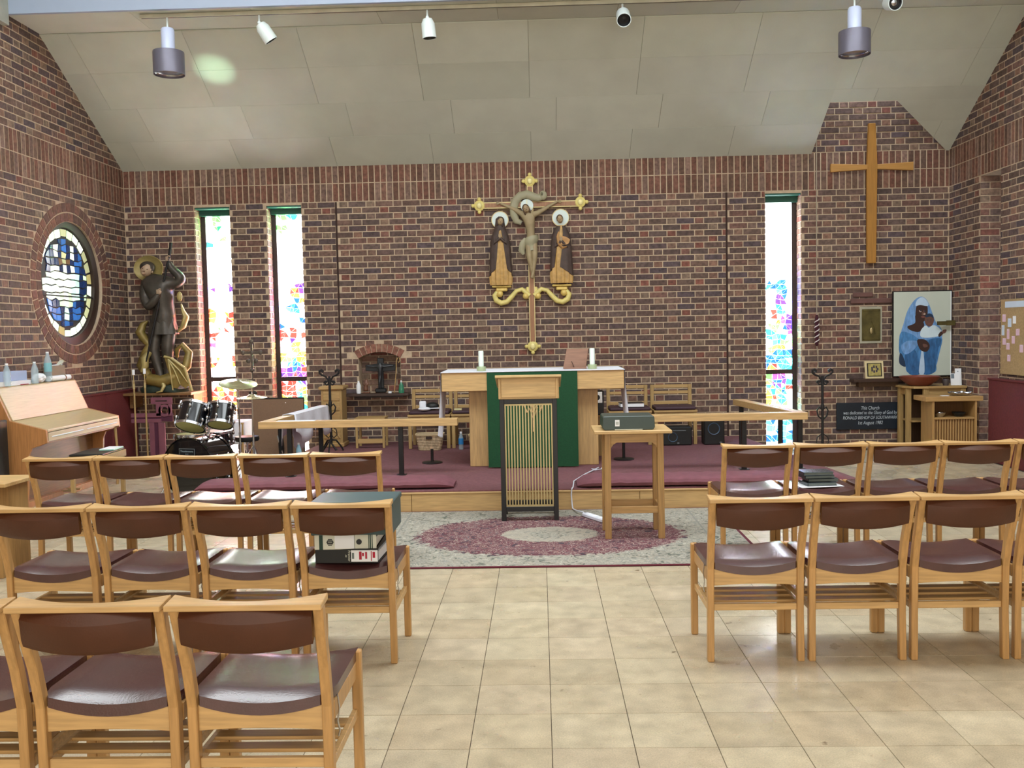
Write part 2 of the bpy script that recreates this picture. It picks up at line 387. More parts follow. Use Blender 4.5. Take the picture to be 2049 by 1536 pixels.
for wx in (W1, W2, W3):     # brick reveals of the slot windows
    for side, sg in ((wx[0], 1), (wx[1], -1)):
        for k in range(42):
            va = base + k * .075 + .005; vb = va + .065; x = side
            if vb < 0.05: continue
            vs, fs = [], []
            y0_, y1_ = (.006, .10) if k % 2 else (.006, .215)
            for (ya, yb) in ((y0_, y1_),) + (((.112, .215),) if k % 2 else ()):
                n = len(vs); vs += [(x, ya, va), (x, yb, va), (x, yb, vb), (x, ya, vb)] + [(x + sg * .006, ya + .003, va + .003), (x + sg * .006, yb - .003, va + .003), (x + sg * .006, yb - .003, vb - .003), (x + sg * .006, ya + .003, vb - .003)]
                fs += [tuple(i + n for i in f) for f in ((4, 5, 6, 7), (0, 1, 5, 4), (1, 2, 6, 5), (2, 3, 7, 6), (3, 0, 4, 7))]
            BR.free(vs, fs, bcol(PALH))
BR.finish(lambda u, v: abs(u + .1) + .9 * abs(v - 2.1))
mb = MB()       # shadow-gap strips where the window bays meet the middle panel
for x in (-2.495, 2.321): mb.box(x - .012, x + .010, -.0025, .004, 0.05, ZS0 - .005)
mb.build('trim_1', mat('joint_sealant', '#38251f', rough=.9), None, loc=(0, 11.7, 0)); struct(bpy.data.objects['trim_1'])
mbn = MB()      # spandrel that closes the niche opening to a segment, and the niche's back
cx, cz, rr_ = -2.0075, .81, .50
arc = [(cx + rr_ * math.sin(math.radians(a)), cz + rr_ * math.cos(math.radians(a))) for a in [-31.67 + 63.34 * k / 16 for k in range(17)]]
for p, q in zip(arc, arc[1:]):
    mbn.add([(p[0], .002, p[1]), (q[0], .002, q[1]), (q[0], .002, 1.315), (p[0], .002, 1.315)], [(0, 1, 2, 3)])
    mbn.add([(p[0], .002, p[1]), (q[0], .002, q[1]), (q[0], .20, q[1]), (p[0], .20, p[1])], [(0, 1, 2, 3)])
mbn.add([(NI[0], .20, .81), (NI[1], .20, .81), (NI[1], .20, 1.32), (NI[0], .20, 1.32)], [(0, 1, 2, 3)])
mbn.build('niche_lining', MORTAR, wb)

# side walls: bricks only where the eye can reach, plain beyond
ZC = lambda Y: min(4.73, ZE + .594 * (11.7 - Y)) if Y < 11.7 else ZE
RC = (10.33, 2.16, .68)
wl = backing('wall_left', -4.0, 11.72, 0, 5.6, [], .25, circ=RC, rdepth=.10); wl.location = (-5.155, 0, 0); wl.rotation_euler = (0, 0, PI / 2)
BL = Bricks(wl)
bond(BL, 7.0, 11.7, base, ZS0, circ=(RC[0], RC[1], .895), off=.1)
soldiers(BL, 7.0, 11.7, ZS0, ZS0 + .225); soldiers(BL, 7.0, 11.7, ZS0 + .225, ZS1)
bond(BL, 7.0, 11.7, ZS1, ZS1 + 15 * .075, off=.17)
for r0_, r1_, n in ((.685, .775, 46), (.79, .885, 52)):
    for i in range(n):
        a0, a1 = 2 * PI * (i + .07) / n, 2 * PI * (i + .93) / n
        BL.poly([(RC[0] + r * math.cos(a), RC[1] + r * math.sin(a)) for r, a in ((r0_, a0), (r1_, a0), (r1_, a1), (r0_, a1))], bcol(['#6b4a3e', '#75513f', '#5e443a']), y=-.003)
BL.finish(lambda u, v: abs(u - 10.3) * 1.0 + abs(v - 2.3) * .9)
OP = (-10.886, -10.413, 0.0, 3.18)
wr = backing('wall_right', -11.72, 4.0, 0, 5.6, [OP + (.62,)], .25); wr.location = (5.015, 0, 0); wr.rotation_euler = (0, 0, -PI / 2)
BW = Bricks(wr)
bond(BW, -11.7, OP[0], base, ZS0, off=.05); bond(BW, OP[1], -7.4, base, ZS0, off=.21)
soldiers(BW, -11.7, -7.4, ZS0, ZS0 + .225); soldiers(BW, -11.7, -7.4, ZS0 + .225, ZS1)
bond(BW, -11.7, -7.4, ZS1, ZS1 + 15 * .075, off=.1)
for k in range(42):         # far jamb of the opening, its bricks face the hall
    va = base + k * .075 + .005; vb = va + .065
    if vb < .02: continue
    for ya, yb in (((.004, .215), (.225, .44), (.45, .60)) if k % 2 else ((.004, .1025), (.1125, .3275), (.3375, .55))):
        x = OP[0]; vs = [(x, ya, va), (x, yb, va), (x, yb, vb), (x, ya, vb), (x + .006, ya + .003, va + .003), (x + .006, yb - .003, va + .003), (x + .006, yb - .003, vb - .003), (x + .006, ya + .003, vb - .003)]
        BW.free(vs, [(4, 5, 6, 7), (0, 1, 5, 4), (1, 2, 6, 5), (2, 3, 7, 6), (3, 0, 4, 7)], bcol(PALH))
BW.finish(lambda u, v: abs(u + 10.6) + abs(v - 2.3) * .9)
# slot window in the depth of the right wall opening
o = struct(MB().box(5.60, 5.63, 10.413, 10.886, 0, 2.55).build('window_5', PANE)); o.color = (.9, 1.0, 1.2, 1)
# rear wall and plain side of the hall
PLAST = mat('cream_plaster', '#c9c2ae', rough=.9, var=.04)
struct(MB().box(-5.4, 5.3, -4.2, -4.0, 0, 5.6).build('wall_rear', PLAST))
# ------------------------------------------------ floor
fl = struct(MB().add([(-5.4, -4.2, -.004), (5.7, -4.2, -.004), (5.7, 12.1, -.004), (-5.4, 12.1, -.004)], [(0, 1, 2, 3)]).build('floor', JOINT))
FB = Bricks(fl)
def tcol():
    k = random.uniform(.95, 1.05); return tuple(x * k for x in hexc(random.choice(TP))[:3]) + (1,)
TP = ['#b8ab92', '#bcae96', '#b5a88f', '#b9aa90', '#beb299'] if True else ['#baa78a', '#bcab90', '#b7a68b', '#baa589', '#bfae93', '#b7a78e', '#bca68c']
i = 0
tiles_v, tiles = [], []
for r in range(42):
    Y0 = 4.015 + .313 * (r - 18)
    for c in range(-17, 17):
        X0 = .018 + .305 * c
        if X0 < -5.1 or X0 > 4.75: continue
        tiles.append((X0 + .0011, X0 + .3039, Y0 + .0011, Y0 + .3119, bcol(TP, random.uniform(.98, 1.06)) if False else tcol()))
def tile_geo(x0, x1, y0, y1, z=0.0):
    vs = [(x0, y0, z - .003), (x1, y0, z - .003), (x1, y1, z - .003), (x0, y1, z - .003), (x0 + .0008, y0 + .0008, z), (x1 - .0008, y0 + .0008, z), (x1 - .0008, y1 - .0008, z), (x0 + .0008, y1 - .0008, z)]
    return vs, [(4, 5, 6, 7), (0, 1, 5, 4), (1, 2, 6, 5), (2, 3, 7, 6), (3, 0, 4, 7)]
def vis(t):
    x, y = (t[0] + t[1]) / 2, (t[2] + t[3]) / 2
    if y < 3.15 or abs(x + .05) > y * .57: return 99
    if -.1 < 0 and -1.2 < x < 1.4 and 6.1 < y: return 60 + y
    return y
srt = sorted(tiles, key=vis); me0 = bpy.data.meshes.new('floor_tile'); a_, b_ = tile_geo(-.1514, .1514, -.1554, .1554); me0.from_pydata(a_, [], b_); me0.materials.append(TILE)
for t in srt[:300]:
    o = bpy.data.objects.new('floor_tile', me0); C.objects.link(o); o.parent = fl; o.location = ((t[0] + t[1]) / 2, (t[2] + t[3]) / 2, random.uniform(-.0006, 0)); o.color = t[4]
vs, fs, cs = [], [], []
for t in srt[300:]:
    a, b = tile_geo(*t[:4]); n = len(vs); vs += a; fs += [tuple(i + n for i in f) for f in b]; cs += [t[4]] * len(b)
me = bpy.data.meshes.new('floor_tiles'); me.from_pydata(vs, [], fs); me.materials.append(TILEA)
at = me.attributes.new('col', 'FLOAT_COLOR', 'FACE'); at.data.foreach_set('color', [x for c in cs for x in c])
o = bpy.data.objects.new('floor_tiles', me); C.objects.link(o); o.parent = fl; o['kind'] = 'stuff'

# ------------------------------------------------ ceiling
def clip(poly, a, b, c):        # keep a*x+b*y<=c
    out = []
    for i in range(len(poly)):
        p, q = poly[i], poly[(i + 1) % len(poly)]; dp, dq = a * p[0] + b * p[1] - c, a * q[0] + b * q[1] - c
        if dp <= 0: out.append(p)
        if (dp < 0 < dq) or (dq < 0 < dp): t = dp / (dp - dq); out.append((p[0] + t * (q[0] - p[0]), p[1] + t * (q[1] - p[1])))
    return out
CB = mat('ceiling_backing', '#8f8d74', rough=.9)
zs = lambda y: ZE + .594 * (11.7 - y)
cl = MB()
HX0, HY, HX1 = 3.355, 10.955, 4.105
RA = [(-5.16, 9.85), (HX0, 9.85), (HX0, 11.72), (-5.16, 11.72)]; RB = [(HX0, 9.85), (5.02, 9.85), (5.02, HY), (HX0, HY)]; RD = [(HX1, HY), (5.02, HY), (5.02, 11.72), (5.0, 11.72)]
for R_ in (RA, RB, RD):
    n = len(R_); cl.add([(x, y, zs(y) + .016) for x, y in R_], [tuple(range(n))])
cl.add([(-5.16, 9.2, 4.746), (5.02, 9.2, 4.746), (5.02, 9.86, 4.746), (-5.16, 9.86, 4.746)], [(0, 1, 2, 3)])
for p, q in (((HX0, 11.72), (HX0, HY)), ((HX0, HY), (HX1, HY)), ((HX1, HY), (5.0, 11.72))):
    cl.add([(p[0], p[1], zs(p[1])), (q[0], q[1], zs(q[1])), (q[0], q[1], 5.3), (p[0], p[1], 5.3)], [(0, 1, 2, 3)])
ce = cl.build('ceiling', CB); struct(ce)
PALC = ['#cbcec0', '#c8ccbd', '#cdd1c3', '#cacdbf']
def panel(poly, zf, th=.012):
    if len(poly) < 3: return
    cx = sum(p[0] for p in poly) / len(poly); cy = sum(p[1] for p in poly) / len(poly)
    n = len(poly); vs = [(x, y, zf(y)) for x, y in poly] + [(x, y, zf(y) + th) for x, y in poly]
    me = bpy.data.meshes.new('ceiling_panel'); me.from_pydata(vs, [], [tuple(range(n)), tuple(range(n, 2 * n))[::-1]] + [(i, (i + 1) % n, n + (i + 1) % n, n + i) for i in range(n)])
    me.materials.append(CEIL); o = bpy.data.objects.new('ceiling_panel', me); C.objects.link(o); o.parent = ce; kk = random.uniform(.95, 1.05); o.color = tuple(x * kk for x in hexc(random.choice(PALC))[:3]) + (1,)
g = .0016
for r in range(4):
    ya, yb = 11.72 - r * .4675, 11.72 - (r + 1) * .4675
    x = -5.16 - random.choice((.2, .6, .9))
    while x < 5.02:
        cell = [(x + g, yb + g), (x + 1.2 - g, yb + g), (x + 1.2 - g, ya - g), (x + g, ya - g)]
        for R_ in (RA, RB, RD):
            p = cell
            for i in range(len(R_)):
                (x0, y0), (x1, y1) = R_[i], R_[(i + 1) % len(R_)]
                p = clip(p, (y1 - y0), -(x1 - x0), (y1 - y0) * x0 - (x1 - x0) * y0)
                if len(p) < 3: break
            if len(p) >= 3: panel(p, zs)
        x += 1.2
x = -5.16
while x < 5.0: panel([(x + g, 9.2), (min(x + 1.2, 5.02) - g, 9.2), (min(x + 1.2, 5.02) - g, 9.85), (x + g, 9.85)], lambda y: 4.732); x += 1.2
struct(MB().box(-5.155, 5.015, 9.16, 9.2, 4.71, 5.64).build('trim_2', mat('pale_blue_white_paint', '#a3b0c6', rough=.6, var=.02)))                 # skylight upstand
struct(MB().box(-5.155, 5.015, 4.6, 4.66, 4.6, 5.64).build('trim_3', WHITE))
struct(MB().box(-5.155, -5.09, 4.6, 9.16, 4.60, 5.64).build('trim_4', mat('grey_plaster', '#a9ab9f', rough=.9)))
struct(MB().box(4.95, 5.015, 4.6, 9.16, 4.60, 5.64).build('trim_5', MT['grey_plaster']))
struct(MB().box(-5.4, 5.3, 4.6, 12.1, 5.66, 5.70).build('ceiling_2', PLAST))
struct(MB().box(-5.4, 5.3, -4.2, 4.6, 4.95, 5.0).build('ceiling_3', PLAST))
# ------------------------------------------------ sanctuary platform
pf = [(-3.08, 8.0), (2.78, 8.0), (2.45, 11.68), (-2.74, 11.68), (-2.86, 8.6)]
pl = struct(MB().prism(pf, 0.0, .168).build('platform', PALEOAK))
e_ = MB().prism([(-3.10, 7.985), (2.80, 7.985), (2.47, 11.68), (-2.75, 11.68), (-2.88, 8.6)], .168, .186).build('carpet', CARPET, pl, bevel=.006, seg=2)
for i in range(6):
    x0 = -3.08 + i * .977; B('riser_board', OAK, pl, x0 + .002, x0 + .975, 7.972, 7.998, .004, .158, bevel=.002)
B('nosing', OAK, pl, -3.09, 2.79, 7.965, 8.0, .158, .172, bevel=.003)
# ------------------------------------------------ stained glass windows
LEAD = mat('lead', '#2a2726', rough=.6); GREENLT = mat('green_light_tint', '#1f5a4c', rough=.4); FRAMEP = mat('dark_window_steel', '#33231f', rough=.45)
def px_on(u, v, Y):
    q = rt * ((u - 1024.5) / FPX) + dn * ((v - 768) / FPX) + fw; t = Y / q.y; return (q.x * t, 1.54 + q.z * t)
COL = dict(w=(8, 8.4, 8.8), g=(.45, 1.5, .35), d=(.05, .55, .25), t=(.12, 1.0, 1.0), p=(.30, .12, 1.2), r=(1.9, .16, .12), o=(2.3, .70, .15), y=(2.2, 1.9, .25), b=(.05, .30, 1.5), c=(.3, 1.7, 2.1), m=(1.5, .25, 1.3), s=(1.2, 2.2, 3.2), k=(3.4, 2.3, 1.7))
def slot(name, x0, x1, zt, zb, ztr, left_frame, spots):
    w_ = struct(bpy.data.objects.new(name, None)); C.objects.link(w_); Y = 11.95
    fx = x0 + .0 if left_frame else x1
    a, b = (x0 + .062, x1) if left_frame else (x0, x1 - .062)
    B('window_frame', FRAMEP, w_, *((x0, a) if left_frame else (b, x1)), Y - .04, Y + .05, zb, zt - .09)
    B('window_head', GREENLT, w_, x0, x1, Y - .09, Y + .05, zt - .09, zt)  # green light from the glass is put into the head's colour
    B('window_head', GREENLT, w_, x0, x1, Y - .24, Y - .09, zt - .02, zt, bevel=.004)
    B('transom', FRAMEP, w_, a, b, Y - .05, Y + .05, ztr - .028, ztr + .028)
    gl = B('glazing', PANE, w_, a, b, Y + .02, Y + .03, zb, zt - .09, bevel=0); gl.color = (8, 8.4, 8.8, 1)
    nx = 6
    for zlo, zhi in ((zb, ztr - .028), (ztr + .028, zt - .09)):
        nz = max(3, int((zhi - zlo) / .062)); G = {}
        for i in range(nx + 1):
            for j in range(nz + 1):
                G[i, j] = (a + (b - a) * i / nx + (random.uniform(-.022, .022) if 0 < i < nx else 0), zlo + (zhi - zlo) * j / nz + (random.uniform(-.018, .018) if 0 < j < nz else 0))
        for i in range(nx):
            for j in range(nz):
                q = [G[i, j], G[i + 1, j], G[i + 1, j + 1], G[i, j + 1]]; cx = sum(p[0] for p in q) / 4; cz = sum(p[1] for p in q) / 4
                tris = [q] if random.random() < .35 else ([[q[0], q[1], q[2]], [q[0], q[2], q[3]]] if random.random() < .5 else [[q[0], q[1], q[3]], [q[1], q[2], q[3]]])
                for t in tris:
                    tx = sum(p[0] for p in t) / len(t); tz = sum(p[1] for p in t) / len(t); col = 'w'; best = 1
                    for sx, sz, r, cc in spots:
                        d = math.hypot(tx - sx, tz - sz) / r
                        if d < best: best = d; col = random.choice(cc)
                    if col == 'w': continue
                    mm = [(p[0] + (tx - p[0]) * .05, Y + y_, p[1] + (tz - p[1]) * .05) for y_ in (.0, .012) for p in t]; n = len(t)
                    me = bpy.data.meshes.new('pane'); me.from_pydata(mm, [], [tuple(range(n)), tuple(range(n, 2 * n))[::-1]] + [(k, (k + 1) % n, n + (k + 1) % n, n + k) for k in range(n)])
                    me.materials.append(PANE); o = bpy.data.objects.new('pane', me); C.objects.link(o); o.parent = w_; c = COL[col]; j_ = random.uniform(.7, 1.25); o.color = (c[0] * j_, c[1] * j_, c[2] * j_, 1)
        for j in range(nz + 1):      # a few whole white panes where the glass is clear
            pass
    return w_
def sp(lst): return [(*px_on(u, v, 11.95), r * 1.2 / 157.0, c) for u, v, r, c in lst]
slot('window_1', -4.277, -3.83, 3.155, .02, 1.0, True, sp([(430, 441, 8, 'g'), (436, 455, 5, 'dg'), (448, 478, 6, 'g'), (415, 493, 6, 't'), (427, 577, 5, 'p'), (463, 575, 6, 'p'),
    (424, 632, 9, 'oyk'), (461, 632, 10, 'ro'), (463, 645, 8, 'ror'), (428, 672, 7, 'rr'), (423, 690, 6, 'rm'), (467, 706, 8, 'rk'), (428, 722, 9, 'ork'), (469, 722, 8, 'or'), (455, 662, 4, 'r'), (436, 655, 4, 'g'),
    (440, 792, 13, 'ryok'), (462, 790, 12, 'rorw'), (430, 800, 8, 'yo'), (470, 810, 9, 'oykw'), (466, 835, 8, 'kow'), (440, 830, 6, 'ko')]))
slot('window_2', -3.372, -2.93, 3.155, .02, .985, True, sp([(565, 459, 6, 'g'), (586, 432, 7, 't'), (563, 437, 4, 'g'), (552, 497, 6, 'r'), (600, 574, 9, 'p'), (590, 584, 7, 'ro'), (590, 597, 6, 'bt'), (606, 600, 5, 'o'), (587, 618, 10, 'bct'),
    (562, 655, 6, 'bp'), (566, 672, 8, 'rr'), (590, 666, 8, 'r'), (607, 642, 6, 'b'), (609, 668, 6, 'r'), (589, 683, 5, 'pr'), (593, 694, 8, 'y'), (566, 716, 9, 'yg'), (606, 716, 10, 'ygo'), (585, 722, 9, 'tgt'), (592, 735, 9, 'tb'),
    (577, 745, 9, 'pm'), (588, 750, 7, 'mr'), (605, 742, 11, 'prmo'), (604, 756, 9, 'tpc'), (580, 780, 14, 'rr'), (577, 796, 10, 'gy'), (592, 797, 9, 'ro'), (600, 790, 9, 'ct'), (610, 783, 9, 'oy'), (610, 803, 10, 'yg'), (611, 816, 8, 'tg'), (609, 829, 8, 'rm')]))
slot('window_3', 2.79, 3.232, 3.155, .02, .96, False, sp([(1541, 573, 6, 'bt'), (1563, 572, 9, 'bt'), (1568, 584, 9, 'bc'), (1560, 597, 10, 'bp'), (1560, 622, 9, 'ct'), (1551, 630, 7, 'r'), (1555, 640, 6, 'o'), (1574, 640, 8, 'pm'), (1576, 655, 8, 'pb'), (1578, 664, 6, 'm'),
    (1548, 656, 9, 'g'), (1541, 666, 9, 'bt'), (1552, 678, 10, 'tc'), (1568, 684, 9, 'gt'), (1560, 695, 11, 'gbo'), (1545, 700, 8, 'gy'), (1562, 708, 14, 'tcb'), (1576, 706, 8, 'tb'), (1541, 724, 11, 'b'), (1540, 738, 9, 'rok'), (1553, 736, 7, 'rk'), (1567, 733, 11, 't'),
    (1543, 757, 9, 'gyr'), (1560, 755, 12, 'pbm'), (1550, 766, 9, 'ptb'), (1577, 770, 9, 'rkt'), (1541, 778, 9, 'gyt'), (1565, 783, 9, 'tbg'), (1539, 796, 9, 'oy'), (1552, 790, 6, 'r'), (1565, 803, 10, 'tg'), (1542, 838, 10, 'cbs'), (1575, 842, 7, 'tcs'), (1548, 858, 8, 'cs'), (1569, 868, 12, 'tbc'), (1545, 878, 8, 'bs'), (1568, 881, 7, 'b')]))
# round window in the left wall, leaded figure panel
rw = struct(bpy.data.objects.new('window_4', None)); C.objects.link(rw); RCY, RCZ, RX = 10.27, 2.17, -5.155 - .06
MB().rings([[(RX - .02, RCY + r * math.cos(2 * PI * i / 48), RCZ + r * math.sin(2 * PI * i / 48)) for i in range(48)] for r in (.72, .605)] +
           [[(RX + .03, RCY + r * math.cos(2 * PI * i / 48), RCZ + r * math.sin(2 * PI * i / 48)) for i in range(48)] for r in (.605, .72)], cap=False).build('window_frame', FRAMEP, rw, smooth=True)
MB().cyl((RX - .03, RCY, RCZ), (RX - .01, RCY, RCZ), .63, n=48).build('lead_sheet', LEAD, rw)
def rpane(poly, c):
    n = len(poly); cx = sum(p[0] for p in poly) / n; cz = sum(p[1] for p in poly) / n; j = random.uniform(.8, 1.2)
    q = [(p[0] + (cx - p[0]) * .2, p[1] + (cz - p[1]) * .2) for p in poly]
    me = bpy.data.meshes.new('pane'); me.from_pydata([(RX, RCY + a, RCZ + b) for a, b in q] + [(RX - .012, RCY + a, RCZ + b) for a, b in q], [], [tuple(range(n)), tuple(range(n, 2 * n))[::-1]] + [(k, (k + 1) % n, n + (k + 1) % n, n + k) for k in range(n)])
    me.materials.append(PANE); o = bpy.data.objects.new('pane', me); C.objects.link(o); o.parent = rw; o.color = (c[0] * j, c[1] * j, c[2] * j, 1)
CW, CY_, CG, CBL, CDB, CBR, CT = (.86, .95, .78), (.46, .48, .26), (.55, .72, .48), (.03, .12, .36), (.010, .022, .07), (.14, .08, .04), (.6, .9, .75)
n = 26
for i in range(n):        # border of rough slabs; y in wall runs +Y = away from the viewer (right in view)
    a0, a1 = 2 * PI * i / n, 2 * PI * (i + 1) / n; r_ = random.uniform(.49, .52)
    t = (a0 + a1) / 2
    c = CW if math.sin(t) < -.75 or math.cos(t) < -.6 else random.choice((CY_, CW, CG, CY_)); 
    if random.random() < .12: c = (.35, .3, .12)
    rpane([(r_ * math.cos(a0), r_ * math.sin(a0)), (.6 * math.cos(a0), .6 * math.sin(a0)), (.6 * math.cos(a1), .6 * math.sin(a1)), (r_ * math.cos(a1), r_ * math.sin(a1))], c)
cells = {}
nx = 11; nz = 13; R2 = .49
for i in range(nx + 1):
    for j in range(nz + 1):
        x = -R2 + 2 * R2 * i / nx; z = -R2 + 2 * R2 * j / nz
        cells[i, j] = (x + random.uniform(-.02, .02), z + random.uniform(-.018, .018))
for i in range(nx):
    for j in range(nz):
        q = [cells[i, j], cells[i + 1, j], cells[i + 1, j + 1], cells[i, j + 1]]
        if sum(math.hypot(*p) < R2 + .01 for p in q) < 3: continue
        q = [(p[0] * min(1, R2 / max(1e-6, math.hypot(*p))), p[1] * min(1, R2 / max(1e-6, math.hypot(*p)))) for p in q]
        x = sum(p[0] for p in q) / 4; z = sum(p[1] for p in q) / 4; ax_ = abs(x)
        if ax_ < .05: c = (CY_ if z > .2 else CW if z > -.3 else CT) if z > -.42 and z < .30 else CBL
        elif ax_ < .14: c = CW if -.12 < z < .13 else CG if -.3 < z <= -.12 else (CBR if .18 < z < .26 else CDB)
        elif .12 < z < .20 and ax_ < .26: c = CW
        elif ax_ < .32 and -.22 < z < .10: c = CW if x < 0 else CT
        elif .28 < z < .40 and .1 < ax_ < .2: c = CW
        elif z < -.22: c = random.choice((CBL, CDB, CBL))
        elif z > .1: c = random.choice((CBL, CDB, CDB))
        else: c = CW if x < 0 else random.choice((CG, CDB))
        rpane(q, c)
B('lead_bar', LEAD, rw, RX, RX + .015, RCY - .6, RCY + .6, RCZ - .155, RCZ - .14)
# ------------------------------------------------ chairs
def rounded_seat():
    mb = MB(); nx, ny = 12, 10; top, bot = [], []
    for j in range(ny + 1):
        y = .0 + .425 * j / ny; ra, rb = [], []
        for i in range(nx + 1):
            t = -1 + 2 * i / nx; hw = .183 + (.034 if y > .06 else .034 * y / .06); x = t * hw
            ed = max(abs(t) ** 6, (abs(2 * j / ny - 1)) ** 8)
            ra.append((x, y, .482 - .024 * (1 - t * t) - .020 * ed)); rb.append((x, y, .424 - .030 * (1 - t * t) + .006 * ed))
        top.append(ra); bot.append(rb)
    rs = []
    for k in range(ny + 1): rs.append(top[k] + bot[k][::-1])
    return mb.rings(rs)
def make_chair():
    t = thing('stacking_chair', 'x', 'chair', group='wooden chairs with brown vinyl backs')
    rounded_seat().build('seat', VINYL, t, smooth=True)
    mb = MB(); rs = []            # back pad, hollow towards the sitter
    for i in range(13):
        u = -1 + i / 6; x = u * .193; y = -.098 - .030 * (1 - u * u); zt = .760; zb = .652 - .018 * (1 - u * u); th = .016 + .012 * (1 - u * u)
        rs.append([(x, y - th / 2 + .012, zt), (x, y - th - .002, (zt + zb) / 2 + .03), (x, y - th + .006, zb + .02), (x, y - .002, zb), (x, y + .010, zb + .01), (x, y + .012, zt)])
    mb.rings(rs).build('back_pad', BACKVINYL, t, smooth=True)
    mb = MB(); rs = []            # top rail, front edge hollowed
    for i in range(13):
        u = -1 + i / 6; x = u * .2275; yf = -.045 - .045 * (1 - u * u); dz = .010 * (1 if False else u * u)
        rs.append([(x, -.135, .759), (x, yf, .760 + dz * .6), (x, yf, .776 + dz), (x, -.135, .776)])
    mb.rings(rs).build('top_rail', LIGHTWOOD, t, bevel=.002)
    for s in (-1, 1):
        MB().bar([(s * .206, .006, 0), (s * .204, .012, .22), (s * .204, .008, .43), (s * .205, -.022, .56), (s * .207, -.060, .67), (s * .210, -.090, .760)], .030, .036).build('leg', LEGWOOD, t, bevel=.003)
        MB().bar([(s * .215, .40, 0), (s * .215, .398, .462)], .033, .034).build('leg', LEGWOOD, t, bevel=.004)
        MB().box(s * .208 - .010, s * .208 + .010, .035, .385, .372, .428).build('side_rail', LEGWOOD, t, bevel=.002)
        MB().box(s * .208 - .009, s * .208 + .009, .035, .385, .232, .262).build('stretcher', LIGHTWOOD, t, bevel=.002)
        MB().tube([(s * .222, .06, .44), (s * .228, .055, .40), (s * .223, .05, .36), (s * .228, .055, .33), (s * .222, .06, .31)], .003, 6).build('link_hook', STEEL, t, smooth=True)
    mb = MB(); rs = []
    for i in range(13):
        u = -1 + i / 6; x = u * .190; zt = .432 - .032 * (1 - u * u); zb = .352 + .008 * (1 - u * u)
        rs.append([(x, .004, zb), (x, .024, zb), (x, .024, zt), (x, .004, zt)])
    mb.rings(rs).build('rear_rail', LIGHTWOOD, t, bevel=.0015)
    MB().box(-.20, .20, .378, .398, .37, .432).build('front_rail', LIGHTWOOD, t, bevel=.002)
    MB().box(-.19, .19, .006, .026, .236, .266).build('stretcher', LIGHTWOOD, t, bevel=.002)
    for y in (.10, .19, .28): MB().box(-.20, .20, y - .026, y + .026, .252, .264).build('shelf_slat', TEAK, t, bevel=.001)
    return t
ch0 = make_chair(); first = [True]
def chair(x, y, rz, label, grp):
    if first[0]: first[0] = False; ch0.location = (x, y, 0); ch0.rotation_euler = (0, 0, rz); ch0['label'] = label; ch0['group'] = grp; return ch0
    return dup(ch0, (x, y, 0), rz, label, grp)
G1, G2 = 'chairs left of the aisle', 'chairs right of the aisle'
chair(-.862, 2.745, 0, 'brown vinyl backed chair nearest the camera, empty, beside the aisle', G1)
chair(-1.327, 2.745, 0, 'brown vinyl backed chair nearest the camera, second from the aisle', G1)
chair(-1.792, 2.745, 0, 'brown vinyl backed chair cut off at the bottom left corner of the photo', G1)
for x, l in zip((-.913, -1.380, -1.847, -2.312), ('wooden chair with black lever arch files on its seat, beside the aisle', 'empty wooden chair just left of the chair with the files', 'second wooden chair left of the chair with the files', 'wooden chair of the files row, cut off by the left photo edge')): chair(x, 4.30, 0, l, G1)
for x, l in zip((-1.262, -1.732, -2.205, -2.672, -3.135), ('far row chair in front of the left kneeler, nearest the aisle', 'far left row chair, second from the aisle, in front of the kneeler', 'far left row chair, middle one, in front of the bass drum', 'far left row chair just right of the piano stool', 'far left row chair in front of the piano stool, leftmost of its row')): chair(x, 6.08, 0, l, G1)
for x, l in zip((.968, 1.430, 1.893, 2.358), ('near right row chair beside the aisle, its seat brightly lit', 'near right row chair, second from the aisle', 'near right row chair, third from the aisle', 'near right row chair cut off by the right photo edge')): chair(x, 4.28, 0, l, G2)
for x, l in zip((1.388, 1.853, 2.322, 2.790, 3.258), ('far right row chair nearest the aisle, seat empty and bright', 'far right row chair with a stack of dark books on its seat', 'far right row chair just right of the one with books', 'far right row chair in front of the shelf unit', 'far right row chair cut off by the right photo edge')): chair(x, 6.15, 0, l, G2)
# stack of books on the right chair
BK = mat('dark_teal_cover', '#1d2c33', rough=.25, var=.1); PG = mat('page_edges', '#6f7a78', rough=.8)
for i, (dx, dy, rz) in enumerate(((.0, -.01, .12), (.02, .01, .02), (-.012, .0, .1), (-.02, -.012, .05))):
    t = thing('book', 'dark hardback book on a chair seat, ' + ('bottom of its stack', 'second from the bottom of its stack', 'second from the top of its stack', 'top of its stack')[i], 'book', (1.853 + dx, 6.34 + dy, .470 + i * .0235), rz, 'books stacked on a right chair')
    B('cover', BK, t, -.10, .10, -.075, .075, 0, .0035, bevel=.001); B('cover', BK, t, -.10, .10, -.075, .075, .0185, .022, bevel=.001); B('pages', PG, t, -.097, .097, -.072, .072, .0035, .0185, bevel=0); B('spine', BK, t, -.1015, -.097, -.075, .075, 0, .022, bevel=.001)
t = tag(B('paper_sheet', PAPER, None, -.145, .145, -.12, .10, 0, .002, bevel=0), 'white paper sheet beneath the stack of dark books', 'paper'); t.location = (1.84, 6.34, .467); t.rotation_euler = (0, 0, .15)
